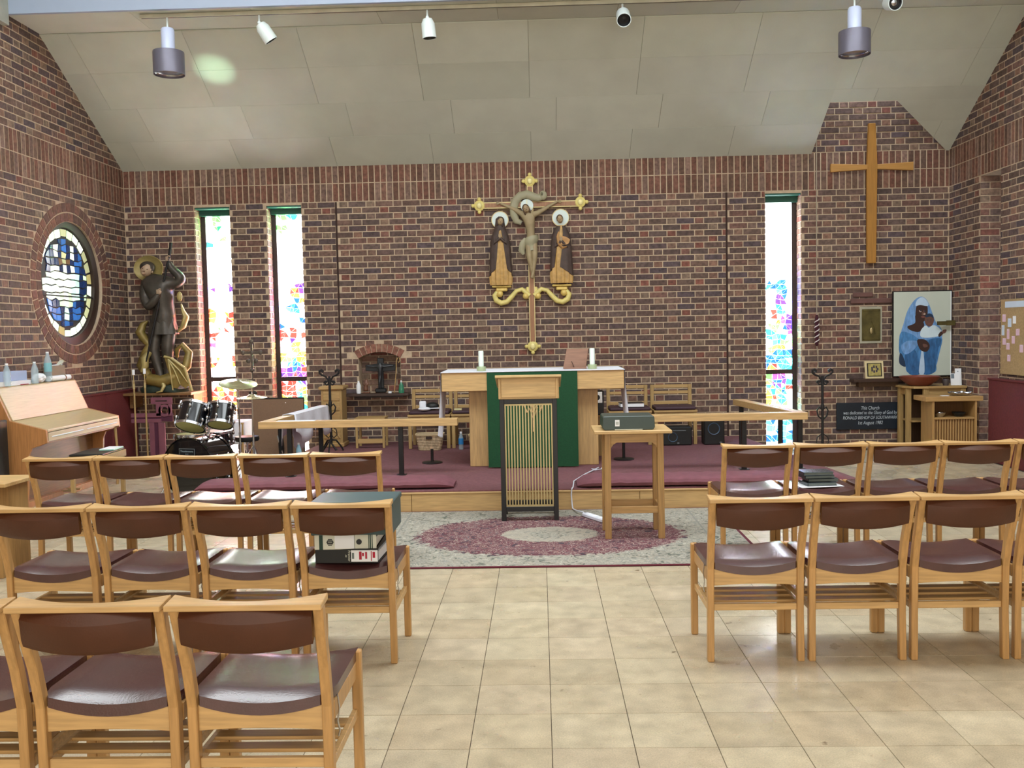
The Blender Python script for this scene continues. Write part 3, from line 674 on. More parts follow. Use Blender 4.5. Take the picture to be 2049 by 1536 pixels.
# lever arch files and box on the left chair
BLK = mat('black_card', '#17191a', rough=.45); GRN = mat('dark_green_card', '#16382c', rough=.5); CREAM = mat('cream_label', '#d7d8c8', rough=.7); REDM = mat('red_print', '#b0203a', rough=.7)
for i in range(2):
    z0 = .468 + i * .066
    t = thing('lever_arch_file', ('black lever arch file with red and white label lying on the chair seat', 'lever arch file with white spine and hexagon emblem lying on the other file')[i], 'file', (-.925 + (.0, .0)[i], 4.30, z0), (-.04, .02)[i], 'lever arch files on a chair')
    W0, W1_ = (-.150, .150) if i == 0 else (-.148, .143)
    B('cover', BLK, t, W0, W1_, .035, .33, 0, .003); B('cover', BLK, t, W0, W1_, .035, .33, .066, .069)
    B('spine', BLK if i == 0 else CREAM, t, W0, W1_, .030, .035, 0, .069)
    B('paper_block', PAPER, t, W0 + .01, W1_ - .004, .05, .32, .006, .05)
    if i == 0:
        B('label', PAPER, t, .022, .148, .028, .030, .008, .062, bevel=0)
        for a, b, c, d in ((.060, .072, .018, .056), (.074, .083, .034, .050), (.089, .098, .022, .054), (.116, .120, .012, .058), (.124, .136, .026, .054)): B('red_mark', REDM, t, a, b, .0270, .028, c, d, bevel=0)
        B('print', MT['page_edges'], t, .026, .036, .0270, .028, .022, .05, bevel=0)
        text('print', 'Premier', .016, (.0125, .0292, .035), (PI / 2, PI / 2, 0), CREAM, t); text('print', 'A4', .010, (-.003, .0292, .035), (PI / 2, PI / 2, 0), CREAM, t)
    else:
        for a, b in ((-.125, -.108), (.106, .109), (.112, .118), (.122, .126)): B('green_band', GRN, t, a, b, .0285, .030, 0, .069, bevel=0)
        B('paper_label', PAPER, t, -.052, .040, .0285, .030, .004, .065, bevel=0); B('joint_line', BLK, t, .040, .0415, .0282, .030, 0, .069, bevel=0)
        MB().cyl((.062, .0275, .035), (.062, .030, .035), .013, n=20).build('finger_hole', BLK, t)
        MB().cyl((-.074, .0275, .035), (-.074, .030, .035), .017, n=6).build('emblem', BLK, t)
        for k in range(3): B('emblem_line', CREAM, t, -.084, -.064, .0268, .0275, .025 + k * .008, .027 + k * .008, bevel=0)
t = thing('storage_box', 'dark teal lidded box standing on the lever arch files behind the chair back', 'box', (-.90, 4.30, .600), 0)
BXM = mat('teal_box_card', '#3f5558', rough=.45, var=.05)
B('body', BXM, t, -.19, .195, .03, .31, 0, .135, bevel=.004); B('lid', BXM, t, -.194, .20, .026, .314, .130, .157, bevel=.004)
# ------------------------------------------------ rug with woven medallion
rug = thing('oriental_rug', 'cream and maroon oriental rug with oval medallion beneath the lectern', 'rug', (.05, 7.0, 0))
def rugmat():
    m = bpy.data.materials.new('rug_pile'); nt, b = nodes(m); L = nt.links.new; N = nt.nodes.new
    tc = N('ShaderNodeTexCoord'); sx = N('ShaderNodeSeparateXYZ'); L(tc.outputs['Object'], sx.inputs[0])
    def M_(op, *a):
        n_ = N('ShaderNodeMath'); n_.operation = op
        for i, v in enumerate(a):
            if isinstance(v, (int, float)): n_.inputs[i].default_value = v
            else: L(v, n_.inputs[i])
        return n_.outputs[0]
    X, Y = sx.outputs[0], sx.outputs[1]
    vo = N('ShaderNodeTexVoronoi'); vo.inputs['Scale'].default_value = 26; L(tc.outputs['Object'], vo.inputs['Vector'])
    ns = N('ShaderNodeTexNoise'); ns.inputs['Scale'].default_value = 15; ns.inputs['Detail'].default_value = 2.5; ns.inputs['Distortion'].default_value = 1.6; L(tc.outputs['Object'], ns.inputs['Vector'])
    wob = M_('MULTIPLY', M_('SUBTRACT', ns.outputs['Fac'], .5), .35)
    def ramp(src, els):
        r = N('ShaderNodeValToRGB'); r.color_ramp.interpolation = 'CONSTANT'; L(src, r.inputs[0])
        e = r.color_ramp.elements; e[0].position = 0; e[0].color = hexc(els[0][1]); e[1].position = els[1][0]; e[1].color = hexc(els[1][1])
        for p, c in els[2:]: k = e.new(p); k.color = hexc(c)
        return r.outputs[0]
    pale = ramp(ns.outputs['Fac'], [(0, '#62655c'), (.38, '#918c80'), (.46, '#a29c8f'), (.54, '#85857d'), (.62, '#b0aa9c')])
    red = ramp(ns.outputs['Fac'], [(0, '#3f3540'), (.37, '#5f333c'), (.47, '#a8958c'), (.505, '#63363f'), (.57, '#6b3d46'), (.62, '#9d8a84'), (.66, '#433a46')])
    def ell(a, b_): return M_('ADD', M_('SQRT', M_('ADD', M_('POWER', M_('ABSOLUTE', M_('DIVIDE', X, a)), 2), M_('POWER', M_('ABSOLUTE', M_('DIVIDE', Y, b_)), 2))), wob)
    def mix(f, a, b_):
        m_ = N('ShaderNodeMix'); m_.data_type = 'RGBA'; L(f, m_.inputs[0]); L(a, m_.inputs[6]); L(b_, m_.inputs[7]); return m_.outputs[2]
    def rgb(h): r = N('ShaderNodeRGB'); r.outputs[0].default_value = hexc(h); return r.outputs[0]
    c = mix(M_('LESS_THAN', ell(1.0, .68), 1), pale, red)
    c = mix(M_('LESS_THAN', ell(.36, .26), 1), c, ramp(ns.outputs['Fac'], [(0, '#84827a'), (.42, '#a29a8c'), (.56, '#948d82'), (.60, '#a8a193')]))
    c = mix(M_('LESS_THAN', ell(.16, .12), 1), c, pale)
    ax_, ay_ = M_('ABSOLUTE', X), M_('ABSOLUTE', Y)
    line = M_('ADD', M_('MULTIPLY', M_('GREATER_THAN', ax_, 1.16), M_('LESS_THAN', ax_, 1.175)), M_('MULTIPLY', M_('GREATER_THAN', ay_, .80), M_('LESS_THAN', ay_, .81)))
    c = mix(M_('MINIMUM', line, 1), c, rgb('#85847c'))
    edge = M_('MAXIMUM', M_('GREATER_THAN', ax_, 1.405), M_('GREATER_THAN', ay_, .945))
    c = mix(edge, c, rgb('#5b1b2b'))
    L(c, b.inputs['Base Color']); b.inputs['Roughness'].default_value = .95
    bp = N('ShaderNodeBump'); bp.inputs['Strength'].default_value = .6; n2 = N('ShaderNodeTexNoise'); n2.inputs['Scale'].default_value = 300; L(tc.outputs['Object'], n2.inputs['Vector']); L(n2.outputs['Fac'], bp.inputs['Height']); L(bp.outputs[0], b.inputs['Normal'])
    return m
B('pile', rugmat(), rug, -1.43, 1.43, -.965, .965, .0005, .010, bevel=.003)
# ------------------------------------------------ kneelers
def kneeler(x0, x1, y, label, rz=0, cx=None):
    mb = MB(); n = max(8, int((x1 - x0) / .06)); rs = []
    for i in range(n + 1):
        t = i / n; x = x0 + (x1 - x0) * t; e = min(1, min(t, 1 - t) * (x1 - x0) / .10 + .12) ** .5; wv = .004 * math.sin(x * 31) + .003 * math.sin(x * 57 + 1)
        h = (.082 + wv) * e; wd = .19 * (.6 + .4 * e); ring = []
        for k in range(14):
            a = 2 * PI * k / 14; cx_ = math.cos(a); sz = math.sin(a)
            ring.append((x, wd * (abs(cx_) ** .55) * (1 if cx_ > 0 else -1) + .004 * math.sin(x * 12), h / 2 + .001 + h / 2 * (abs(sz) ** .6) * (1 if sz > 0 else -1)))
        rs.append(ring)
    mb.rings(rs); o = mb.build('kneeler', CUSH, None, smooth=True, loc=(0, y, .187)); tag(o, label, 'cushion', 'maroon kneelers'); return o
kneeler(-3.05, -.77, 8.22, 'long maroon kneeler cushion along the left half of the step')
kneeler(.30, 2.62, 8.16, 'long maroon kneeler cushion along the right half of the step')
# ------------------------------------------------ altar rails
def rail(label, fx0, fx1, side_from, side_to, posts, fy=8.9):
    t = thing('altar_rail', label, 'rail', (0, 0, 0), 0, 'altar rails')
    B('hand_rail', OAK, t, fx0, fx1, fy - .05, fy + .07, .655, .722, bevel=.003)
    (ax, ay), (bx, by) = side_from, side_to; mb = MB(); d = Vector((bx - ax, by - ay, 0)).normalized(); n_ = Vector((-d.y, d.x, 0)) * .055
    p = [Vector((ax, ay, 0)) + n_, Vector((ax, ay, 0)) - n_, Vector((bx, by, 0)) - n_, Vector((bx, by, 0)) + n_]
    mb.prism([(v.x, v.y) for v in p], .655, .722).build('hand_rail', OAK, t, bevel=.003)
    for x, y in posts: B('post', DARK, t, x - .022, x + .022, y - .022, y + .022, .186, .655, bevel=.002); B('foot_plate', DARK, t, x - .045, x + .045, y - .045, y + .045, .186, .191, bevel=.001)
    return t
rail('oak altar rail on black posts, left part with a white cloth over it', -2.70, -.795, (-2.64, 8.98), (-2.50, 10.75), [(-1.345, 8.91), (-2.415, 8.91), (-2.49, 10.5)])
rail('oak altar rail on black posts, right part in front of the tall right window', .60, 2.50, (2.44, 8.98), (2.22, 10.65), [(1.915, 8.91), (2.42, 9.55), (2.23, 10.5), (2.445, 8.93)])
for x, y, h, l in ((-1.14, 9.69, .145, 'short black post on a round base standing left of the altar'), (.85, 9.72, .30, 'short black post on a round base standing right of the altar')):
    t = thing('floor_stand', l, 'stand', (x, y, .187), 0, 'round based floor stands')
    MB().lathe([(.0, 0), (.105, 0), (.108, .006), (.10, .013), (.03, .018), (0, .018)], n=28).build('base', DARK, t, smooth=True)
    MB().cyl((0, 0, .015), (0, 0, h), .015, n=12).build('pole', DARK, t)
# ------------------------------------------------ altar
al = thing('altar', 'large pale oak altar with thick top slab and green frontal hanging in front', 'altar', (-.075, 9.6, .187))
B('top_slab', OAK, al, -.90, .895, -.37, .35, .768, .953, bevel=.004)
B('pedestal', OAKV, al, -.645, .645, -.22, .28, 0, .768, bevel=.004)
B('plinth', OAK, al, -.60, .60, -.18, .24, -.002, .02, bevel=0)
cl = thing('altar_cloth', 'white linen cloth over the altar top, its ends hanging down both sides', 'cloth', (-.075, 9.6, .187))
mb = MB(); mb.box(-.905, .90, -.386, .352, .9535, .960); mb.build('cloth_top', WHITECLOTH, cl)
def drape(x, s):
    mb = MB(); n = 26; rows = []
    for k in range(11):
        z = .957 - k / 10 * (.50 if s > 0 else .62); row = []
        for i in range(n + 1):
            y = -.372 + .6 * i / n; wv = .012 * k / 10 * math.sin(i * 1.3 + k * .3); yy = -.372 + (y + .372) * (1 - .55 * (k / 10) ** 1.2)
            row.append((x + s * (.004 + .035 * (k / 10) ** 2 + wv + .02 * (k > 8) * 0), yy, z - .05 * (i / n) * (k / 10)))
        rows.append(row)
    vs = [p for r in rows for p in r] + [(p[0] - s * .003, p[1], p[2]) for r in rows for p in r]; N_ = (n + 1) * 11
    fs = [(r * (n + 1) + i, r * (n + 1) + i + 1, (r + 1) * (n + 1) + i + 1, (r + 1) * (n + 1) + i) for r in range(10) for i in range(n)]
    mb.add(vs, fs + [tuple(j + N_ for j in f[::-1]) for f in fs]); return mb
drape(-.905, -1).build('cloth_end', WHITECLOTH, cl, smooth=True); drape(.90, 1).build('cloth_end', WHITECLOTH, cl, smooth=True)
fr = thing('altar_frontal', 'deep green frontal cloth hanging over the middle of the altar', 'cloth', (-.075, 9.6, .187))
GF = mat('green_brocade', '#0e4526', rough=.85, var=.12, scale=60, bump=.2)
mb = MB(); rs = []
for i in range(33):
    x = -.452 + .89 * i / 32; wv = .003 * math.sin(i * .8)
    rs.append([(x, -.3735, .951), (x, -.3785 + wv, .75), (x, -.3785 + wv * 2, .010), (x, -.3815 + wv * 2, .010), (x, -.3835 + wv, .75), (x, -.381, .951)])
mb.rings(rs).build('cloth', GF, fr, smooth=True)
mb = MB()        # embroidered gold motif: cross, sheaf and fish-like curls
GT = mat('gold_embroidery', '#c9a878', rough=.6, var=.2, scale=40)
mb.box(-.008, .008, -.392, -.384, .36, .74); mb.box(-.07, .06, -.392, -.384, .62, .64)
for s in (-1, 1):
    for k in range(3):
        mb.tube([(s * .008, -.388, .50 + k * .05), (s * .025, -.389, .56 + k * .05), (s * (.045 + k * .01), -.388, .60 + k * .045)], [.003, .006, .003], 6)
    mb.tube([(s * .03, -.388, .72), (s * .07, -.388, .69), (s * .09, -.388, .62), (s * .06, -.388, .55)], .008, 6)
mb.build('embroidery', GT, fr, smooth=True)
CW_ = mat('candle_wax', '#e3f1ea', rough=.4, var=.02); GJ = glass('green_tinted_glass', '#b9c79a', alpha=.55)
for x, l, h in ((-.587, 'white pillar candle in a glass holder at the left end of the altar', .165), (.518, 'white pillar candle in a glass holder at the right end of the altar', .17)):
    t = thing('candle', l, 'candle', (x, 9.35, 1.146), 0, 'altar candles')
    MB().lathe([(0, 0), (.045, 0), (.047, .004), (.047, .048), (.042, .048), (.041, .010), (0, .010)], n=22).build('glass_holder', GJ, t, smooth=True)
    MB().lathe([(0, .011), (.026, .011), (.026, .03 + h), (.022, .038 + h), (0, .034 + h)], n=20).build('wax', CW_, t, smooth=True)
    MB().cyl((0, 0, .03 + h), (.002, 0, .047 + h), .0015, n=6).build('wick', DARK, t)
t = thing('book_stand', 'brown carved wooden book stand leaning back on the altar beside the right candle', 'stand', (.345, 9.45, 1.1495))
WN = wood('brown_stand_wood', '#8a6450', axis=0); Tm = Matrix.Rotation(math.radians(-14), 4, 'X')
MB().prism([(-.115, .004), (.115, .004), (.145, .205), (-.075, .205)], -.004, .012, ax=1, T=Tm).build('board', WN, t, bevel=.003)
MB().prism([(-.02, .0), (.05, 0), (.08, .11), (.04, .115)], .03, .05, ax=1).build('prop', WN, t, bevel=.002)
B('ledge', WN, t, -.11, .12, -.045, .0, 0, .014)
MB().tube([(-.03, -.012, .075), (-.018, -.016, .05), (-.005, -.014, .012)], .004, 6).build('carved_line', mat('dark_carving', '#4a3026', rough=.7), t, smooth=True)
# ------------------------------------------------ lectern
le = thing('lectern', 'oak box lectern on a black frame with vertical brass rods', 'lectern', (-.10, 7.52, .010))
MB().prism([(-.03, .985), (.33, .985), (.33, 1.06), (-.03, 1.162)], -.238, .246, ax=0).build('box', OAK, le, bevel=.003)
B('recess_panel', OAK, le, -.215, .222, -.034, -.0305, 1.0, 1.15); 
for x in (-.232, .226): B('corner_strip', OAKV, le, x - .005, x + .012, -.042, -.03, .988, 1.150)
MB().prism([(-.055, 1.160), (.345, 1.055), (.345, 1.071), (-.055, 1.180)], -.262, .266, ax=0).build('sloping_top', mat('pale_lectern_top', '#d3b47c', rough=.3), le, bevel=.002)
for x in (-.213, .21):
    for y in (0.0, .28): B('leg', DARK, le, x - .019, x + .019, y - .019, y + .019, 0, .985)
for y in (0.0, .28):
    B('cross_rail', DARK, le, -.195, .192, y - .017, y + .017, .945, .985); B('cross_rail', DARK, le, -.195, .192, y - .017, y + .017, .075, .115)
for x in (-.213, .21):
    B('cross_rail', DARK, le, x - .017, x + .017, .018, .262, .945, .985); B('cross_rail', DARK, le, x - .017, x + .017, .018, .262, .075, .115)
B('grille_bar', BRASS, le, -.192, .189, -.012, .0, .932, .945, bevel=0); B('grille_bar', BRASS, le, -.192, .189, -.012, .0, .115, .130, bevel=0)
for i in range(17):
    x = -.187 + i * .3715 / 16; B('brass_rod', BRASS, le, x - .0052, x + .0052, -.012, 0, .130, .932, bevel=0)
# ------------------------------------------------ projector table
tb = thing('side_table', 'tall narrow oak table with a box shaped projector on it', 'table', (.665, 6.95, .010))
MB().box(-.285, .275, -.20, .24, .772, .796).build('table_top', OAK, tb, bevel=.004)
for x in (-.185, .195):
    for y in (-.13, .16): MB().bar([(x * 1.02, y * 1.03, 0), (x, y, .772)], .046, .046).build('leg', TEAKV, tb, bevel=.003)
for y in (-.13, .16):
    MB().prism([(-.165, .772), (-.165, .66), (-.145, .69), (-.12, .705), (.13, .705), (.155, .69), (.175, .66), (.175, .772)], y - .01, y + .01, ax=1).build('apron', TEAK, tb)
    B('stretcher', TEAK, tb, -.165, .175, y - .011, y + .011, .185, .235)
for x in (-.185, .195): B('apron', TEAKV, tb, x - .01, x + .01, -.11, .14, .69, .772); B('stretcher', TEAK, tb, x - .011, x + .011, -.11, .14, .185, .235)
pj = thing('projector', 'dark green grey box projector with a small white sticker on the side table', 'projector', (.632, 6.93, .808))
PJ = mat('grey_green_plastic', '#35433f', rough=.35, var=.05)
MB().prism([(-.19, .018), (-.175, 0), (.175, 0), (.19, .018), (.186, .092), (.178, .10), (-.178, .10), (-.186, .092)], -.14, .15, ax=1).build('case', PJ, pj, bevel=.004)
for x in (-.135, .135): B('foot', BLK, pj, x - .035, x + .035, -.137, -.10, -.001, .004, bevel=0)
B('front_slot', CREAM, pj, -.10, .10, -.1425, -.139, .001, .006, bevel=0); B('sticker', WHITE, pj, -.098, -.066, -.1425, -.1395, .028, .074, bevel=0)
B('sticker_print', mat('pale_grey_print', '#b3b7b5', rough=.8), pj, -.093, -.071, -.143, -.1425, .040, .062, bevel=0)
# power strip and cable
t = thing('power_strip', 'white extension socket lying on the rug left of the side table', 'extension lead', (.415, 7.52, .012), math.radians(-62))
WP = mat('white_plastic', '#dfe3f0', rough=.3, var=.02)
B('body', WP, t, -.15, .15, -.03, .03, 0, .03, bevel=.006)
for k in range(3): B('socket', PAPER, t, -.1 + k * .085, -.045 + k * .085, -.022, .022, .03, .032)
tag(MB().tube([(.345, 7.655, .03), (.33, 7.68, .04), (.29, 7.78, .03), (.265, 7.90, .02), (.255, 7.955, .02), (.25, 7.958, .06), (.245, 7.955, .14), (.25, 7.95, .19), (.262, 7.99, .196), (.28, 8.3, .197), (.40, 8.7, .197), (.55, 9.1, .197)], .006, 8).build('white_cable', WP, None, smooth=True), 'white cable running from the socket strip up the step', 'cable')
pts = []
for i in range(60):
    a = i * .55; pts.append((.62 + .02 * math.sin(a), 9.15 + .012 * math.cos(a), .64 - i * .0065))
pts += [(.60, 9.1, .235), (.57, 9.02, .194), (.50, 8.95, .194), (.48, 9.05, .194), (.52, 8.98, .2)]
tag(MB().tube(pts, .0045, 6).build('coiled_cable', WP, None, smooth=True), 'coiled white cable hanging beside the right side of the altar', 'cable')
t = thing('audio_unit', 'small silver and black audio speaker beside the altar on the right', 'speaker', (.60, 10.05, .187))
B('cabinet', BLK, t, -.07, .07, -.06, .1, .44, .70, bevel=.006); B('face', STEEL, t, -.05, .055, -.066, -.06, .57, .69); MB().cyl((0, -.075, .63), (0, -.066, .63), .03, n=20).build('cone', DARK, t)
B('stand', PALEOAKV, t, -.06, .06, -.04, .08, 0, .42); B('shelf', PALEOAK, t, -.10, .10, -.07, .1, .42, .44)
# ------------------------------------------------ choir benches along the back wall
SEATPAD = mat('plum_seat_pad', '#3d2530', rough=.6, var=.1)
def bench():
    t = thing('choir_chair', 'x', 'chair', group='slat backed choir chairs')
    for s in (-1, 1):
        B('leg', PALEOAKV, t, s * .225 - .02, s * .225 + .02, .36, .40, 0, .675); B('leg', PALEOAKV, t, s * .225 - .02, s * .225 + .02, -.02, .02, 0, .40)
        B('side_rail', PALEOAK, t, s * .225 - .012, s * .225 + .012, .02, .36, .33, .40)
    for z0, z1 in ((.635, .675), (.565, .60), (.44, .475)): B('back_slat', PALEOAK, t, -.205, .205, .372, .390, z0, z1)
    B('seat_board', PALEOAK, t, -.25, .25, -.03, .36, .375, .40); B('front_rail', PALEOAK, t, -.205, .205, -.012, .012, .30, .375)
    MB().box(-.235, .235, -.04, .34, .402, .440).build('seat_pad', SEATPAD, t, bevel=.015, seg=3)
    return t
b0 = bench(); b0.location = (-1.31, 10.92, .187); b0['label'] = 'slatted choir chair with a white cloth on its seat, left of the altar'
dup(b0, (-.80, 10.92, .187), 0, 'slatted choir chair half hidden behind the left end of the altar')
dup(b0, (1.035, 10.92, .187), 0, 'slatted choir chair behind the altar with a white paged book on its seat')
dup(b0, (1.56, 10.92, .187), 0, 'empty slatted choir chair against the back wall right of the altar')
t = thing('book', 'thick book with white page edges on the plum choir chair seat right of the altar', 'book', (1.06, 10.98, .628), .05)
B('pages', PAPER, t, -.14, .13, -.09, .09, .006, .045, bevel=0); B('cover', BLK, t, -.145, .135, -.095, .095, .045, .051); B('cover', BLK, t, -.145, .135, -.095, .095, 0, .006)
t = thing('folded_cloth', 'white cloth and black bag heaped on the left choir chair seat', 'cloth', (-1.30, 10.98, .628))
MB().ell((-.06, -.07, .025), (.075, .06, .022)).build('cloth_fold', WHITECLOTH, t, smooth=True); MB().box(-.13, -.05, .0, .05, 0, .11).build('cloth_pile', WHITECLOTH, t, bevel=.015, seg=2)
MB().ell((.02, .05, .05), (.08, .06, .045)).build('bag', BLK, t, smooth=True); MB().box(-.02, .10, -.03, .03, .02, .03, Matrix.Rotation(.3, 4, 'Z')).build('paper', PAPER, t)
tag(MB().box(-.045, .045, -.03, .03, 0, .02).build('small_book', mat('cream_book', '#c9bb90', rough=.7), None, bevel=.002, loc=(-.97, 10.95, .628)), 'small cream book on the choir chair behind the left end of the altar', 'book')
def basket(x, y, wd, h, label):
    t = thing('wicker_basket', label, 'basket', (x, y, .187), 0, 'wicker baskets')
    rs = []
    for k, (s, z) in enumerate(((.78, 0), (.82, .02), (.90, h * .5), (.98, h * .9), (1, h))):
        rs.append([(s * wd / 2 * (abs(math.cos(a)) ** .35) * (1 if math.cos(a) > 0 else -1), s * .11 * (abs(math.sin(a)) ** .35) * (1 if math.sin(a) > 0 else -1), z) for a in [2 * PI * i / 28 + .01 for i in range(28)]])
    MB().rings(rs).build('woven_body', WICKER, t)
    for k in range(9): rr = .80 + .18 * (k / 8); MB().tube([(p[0] * 1.01, p[1] * 1.01, h * (.06 + k * .1)) for p in [(rr * wd / 2 * (abs(math.cos(a)) ** .35) * (1 if math.cos(a) > 0 else -1), rr * .11 * (abs(math.sin(a)) ** .35) * (1 if math.sin(a) > 0 else -1)) for a in [PI + PI * i / 12 for i in range(13)]]], .004, 5).build('woven_band', WICKER, t, smooth=True)
    MB().rings([[(f * wd / 2 * (abs(math.cos(a)) ** .35) * (1 if math.cos(a) > 0 else -1), f * .115 * (abs(math.sin(a)) ** .35) * (1 if math.sin(a) > 0 else -1), z) for a in [2 * PI * i / 28 + .01 for i in range(28)]] for f, z in ((1.03, h - .01), (1.04, h + .006), (.93, h + .006), (.93, h - .01))]).build('rim', mat('pale_cane', '#c9b48e', rough=.7), t)
    B('handle_slot', mat('slot_shadow_cane', '#3a2a24', rough=.9), t, -.035, .035, -.122, -.108, h - .05, h - .02)
basket(-1.29, 10.80, .32, .185, 'pale wicker basket beneath the left choir chair'); basket(-.73, 10.80, .22, .165, 'pale wicker basket partly hidden by the altar pedestal on the left')
def bottle(name, label, loc, prof, m, cap, capz, grp=None, band=None):
    t = thing(name, label, 'bottle', loc, 0, grp); MB().lathe(prof, n=18).build('body', m, t, smooth=True)
    r, z0, z1 = capz; MB().lathe([(0, z0), (r, z0), (r, z1), (0, z1)], n=14).build('cap', cap, t)
    if band: MB().lathe([(0, band[0]), (band[2], band[0]), (band[2], band[1]), (0, band[1])], n=18).build('label', band[3], t)
PET = glass('clear_bottle_plastic', '#c5dbe6', alpha=.38); BLU = mat('blue_label', '#2a7fc0', rough=.5); GRB = glass('green_bottle_plastic', '#3f8a6a', alpha=.8)
def pet(h, r): return [(0, 0), (r * .9, 0), (r, .01), (r, h * .62), (r * .93, h * .68), (r * .45, h * .90), (r * .4, h * .96), (0, h * .96)]
bottle('water_bottle', 'blue labelled water bottle on the carpet between the two baskets', (-.93, 10.78, .187), pet(.20, .028), PET, WHITE, (.013, .185, .205), None, (.06, .13, .0295, BLU))
bottle('water_bottle', 'clear plastic bottle at the near left end of the piano top', (-4.935, 8.55, 1.124), pet(.21, .032), PET, WHITE, (.014, .195, .212), 'plastic bottles on the piano')
bottle('water_bottle', 'clear plastic bottle in the middle of the piano top beside crumpled paper', (-4.93, 9.02, 1.124), pet(.21, .034), PET, WHITE, (.014, .195, .212), 'plastic bottles on the piano')
bottle('water_bottle', 'tallest clear bottle at the back of the piano top by the basket', (-5.01, 9.42, 1.124), pet(.30, .038), PET, WHITE, (.015, .285, .302), 'plastic bottles on the piano', (.1, .19, .0385, glass('aqua_label', '#8ec8d2', alpha=.9)))
# speakers and small frame under the benches
def speaker(x, y, wd, h, label, cone):
    t = thing('loudspeaker', label, 'speaker', (x, y, .187), 0, 'loudspeakers'); B('cabinet', BLK, t, -wd / 2, wd / 2, 0, .2, 0, h, bevel=.012)
    cx, cz, r = cone; CN = mat('speaker_cone', '#4a6076', rough=.5)
    MB().rings([[(cx + q * math.cos(2 * PI * i / 28), yy, cz + q * math.sin(2 * PI * i / 28)) for i in range(28)] for q, yy in ((r, -.002), (r * .96, -.008), (r * .8, .004), (r * .3, .02), (r * .25, .012), (.001, .006))], cap=False).build('cone', CN, t, smooth=True)
    B('front_badge', mat('grey_badge', '#6b7074', rough=.4), t, cx + r * .9, cx + r * .9 + .025, -.003, 0, .02, .035); return t
s_ = speaker(1.53, 10.80, .40, .215, 'wide black loudspeaker lying under the right choir chair', (-.02, .095, .055)); B('grip', MT['grey_badge'], s_, -.02, .13, -.004, 0, .168, .176)
speaker(1.985, 10.80, .235, .285, 'upright black loudspeaker standing right of the choir chairs', (-.005, .185, .070))
t = thing('small_stool_frame', 'open oak stool frame standing on the carpet under the wall crucifix shelf', 'stool', (-2.03, 11.05, .187))
for x in (-.16, .16):
    for y in (0, .22): B('leg', PALEOAKV, t, x - .014, x + .014, y - .014, y + .014, 0, .34)
B('foot_rail', PALEOAK, t, -.146, .146, -.01, .01, .055, .11); B('seat', PALEOAK, t, -.18, .18, -.02, .24, .34, .362)
for y in (0, .22): B('apron', PALEOAK, t, -.146, .146, y - .008, y + .008, .29, .34)
# niche crucifix and shelf
t = thing('wall_shelf', 'dark wooden shelf under the arched niche left of the altar', 'shelf', (-2.01, 11.585, .775))
B('board', wood('dark_shelf_wood', '#3d2a22', axis=0), t, -.385, .385, -.12, .11, 0, .03); B('ledger', MT['dark_shelf_wood'], t, -.30, .30, .06, .11, -.03, 0)
BRZ = mat('dark_bronze', '#2b2c2e', rough=.38, metal=.5, var=.2)
t = thing('crucifix', 'dark bronze crucifix standing in the arched niche', 'crucifix', (-2.0, 11.72, .806))
B('base', BRZ, t, -.07, .07, -.04, .04, 0, .05, bevel=.01); MB().prism([(-.038, .05), (.038, .05), (.035, .26), (.19, .27), (.19, .345), (.04, .36), (.04, .43), (-.04, .43), (-.04, .36), (-.19, .345), (-.19, .27), (-.035, .26)], 0, .02, ax=1).build('cross', BRZ, t, bevel=.006)
BS = mat('bronze_highlight', '#4a4c50', rough=.3, metal=.6)
skin('figure', [(0, -.03, .20), (0, -.035, .27), (0, -.035, .33), (0, -.045, .375), (-.06, -.03, .325), (-.17, -.02, .335), (.06, -.03, .325), (.17, -.02, .335), (-.012, -.045, .12), (0, -.03, .04)], [(0, 1), (1, 2), (2, 3), (2, 4), (4, 5), (2, 6), (6, 7), (0, 8), (8, 9)], [.022, .026, .024, .018, .011, .008, .011, .008, .015, .008], BS, t)
bottle('squeeze_bottle', 'white plastic bottle on the left end of the crucifix shelf', (-2.25, 11.55, .806), [(0, 0), (.026, 0), (.029, .02), (.029, .10), (.016, .135), (0, .135)], WHITE, WHITE, (.012, .13, .155))
bottle('green_bottle', 'green bottle on the right end of the crucifix shelf', (-1.72, 11.55, .806), [(0, 0), (.034, 0), (.036, .03), (.028, .09), (.012, .13), (0, .13)], GRB, WHITE, (.010, .13, .152))
tag(MB().lathe([(0, 0), (.022, 0), (.024, .022), (0, .024)], n=16).build('tea_light', WHITE, None, loc=(-1.86, 11.53, .806)), 'small white tea light on the crucifix shelf', 'candle')
t = thing('carved_figurine', 'small brown carved figure on the shelf behind the white bottle', 'figurine', (-2.17, 11.60, .806)); WF = wood('brown_figure_wood', '#6a4432')
skin('figure', [(0, 0, .02), (0, 0, .09), (.005, 0, .14), (.01, 0, .175), (.04, -.02, .10), (-.02, -.02, .10)], [(0, 1), (1, 2), (2, 3), (2, 4), (2, 5)], [.035, .025, .02, .015, .010, .010], WF, t); B('base', WF, t, -.04, .05, -.03, .03, 0, .015)
tag(MB().tube([(.0, 0, 0), (.03, 0, .25), (.035, .0, .38), (.05, .01, .43), (.075, .01, .43), (.08, .0, .39), (.06, 0, .37)], .006, 7).build('crook', PALEOAK, None, smooth=True, loc=(-1.82, 11.62, .806)), 'thin wooden shepherd crook leaning in the right side of the niche', 'staff')
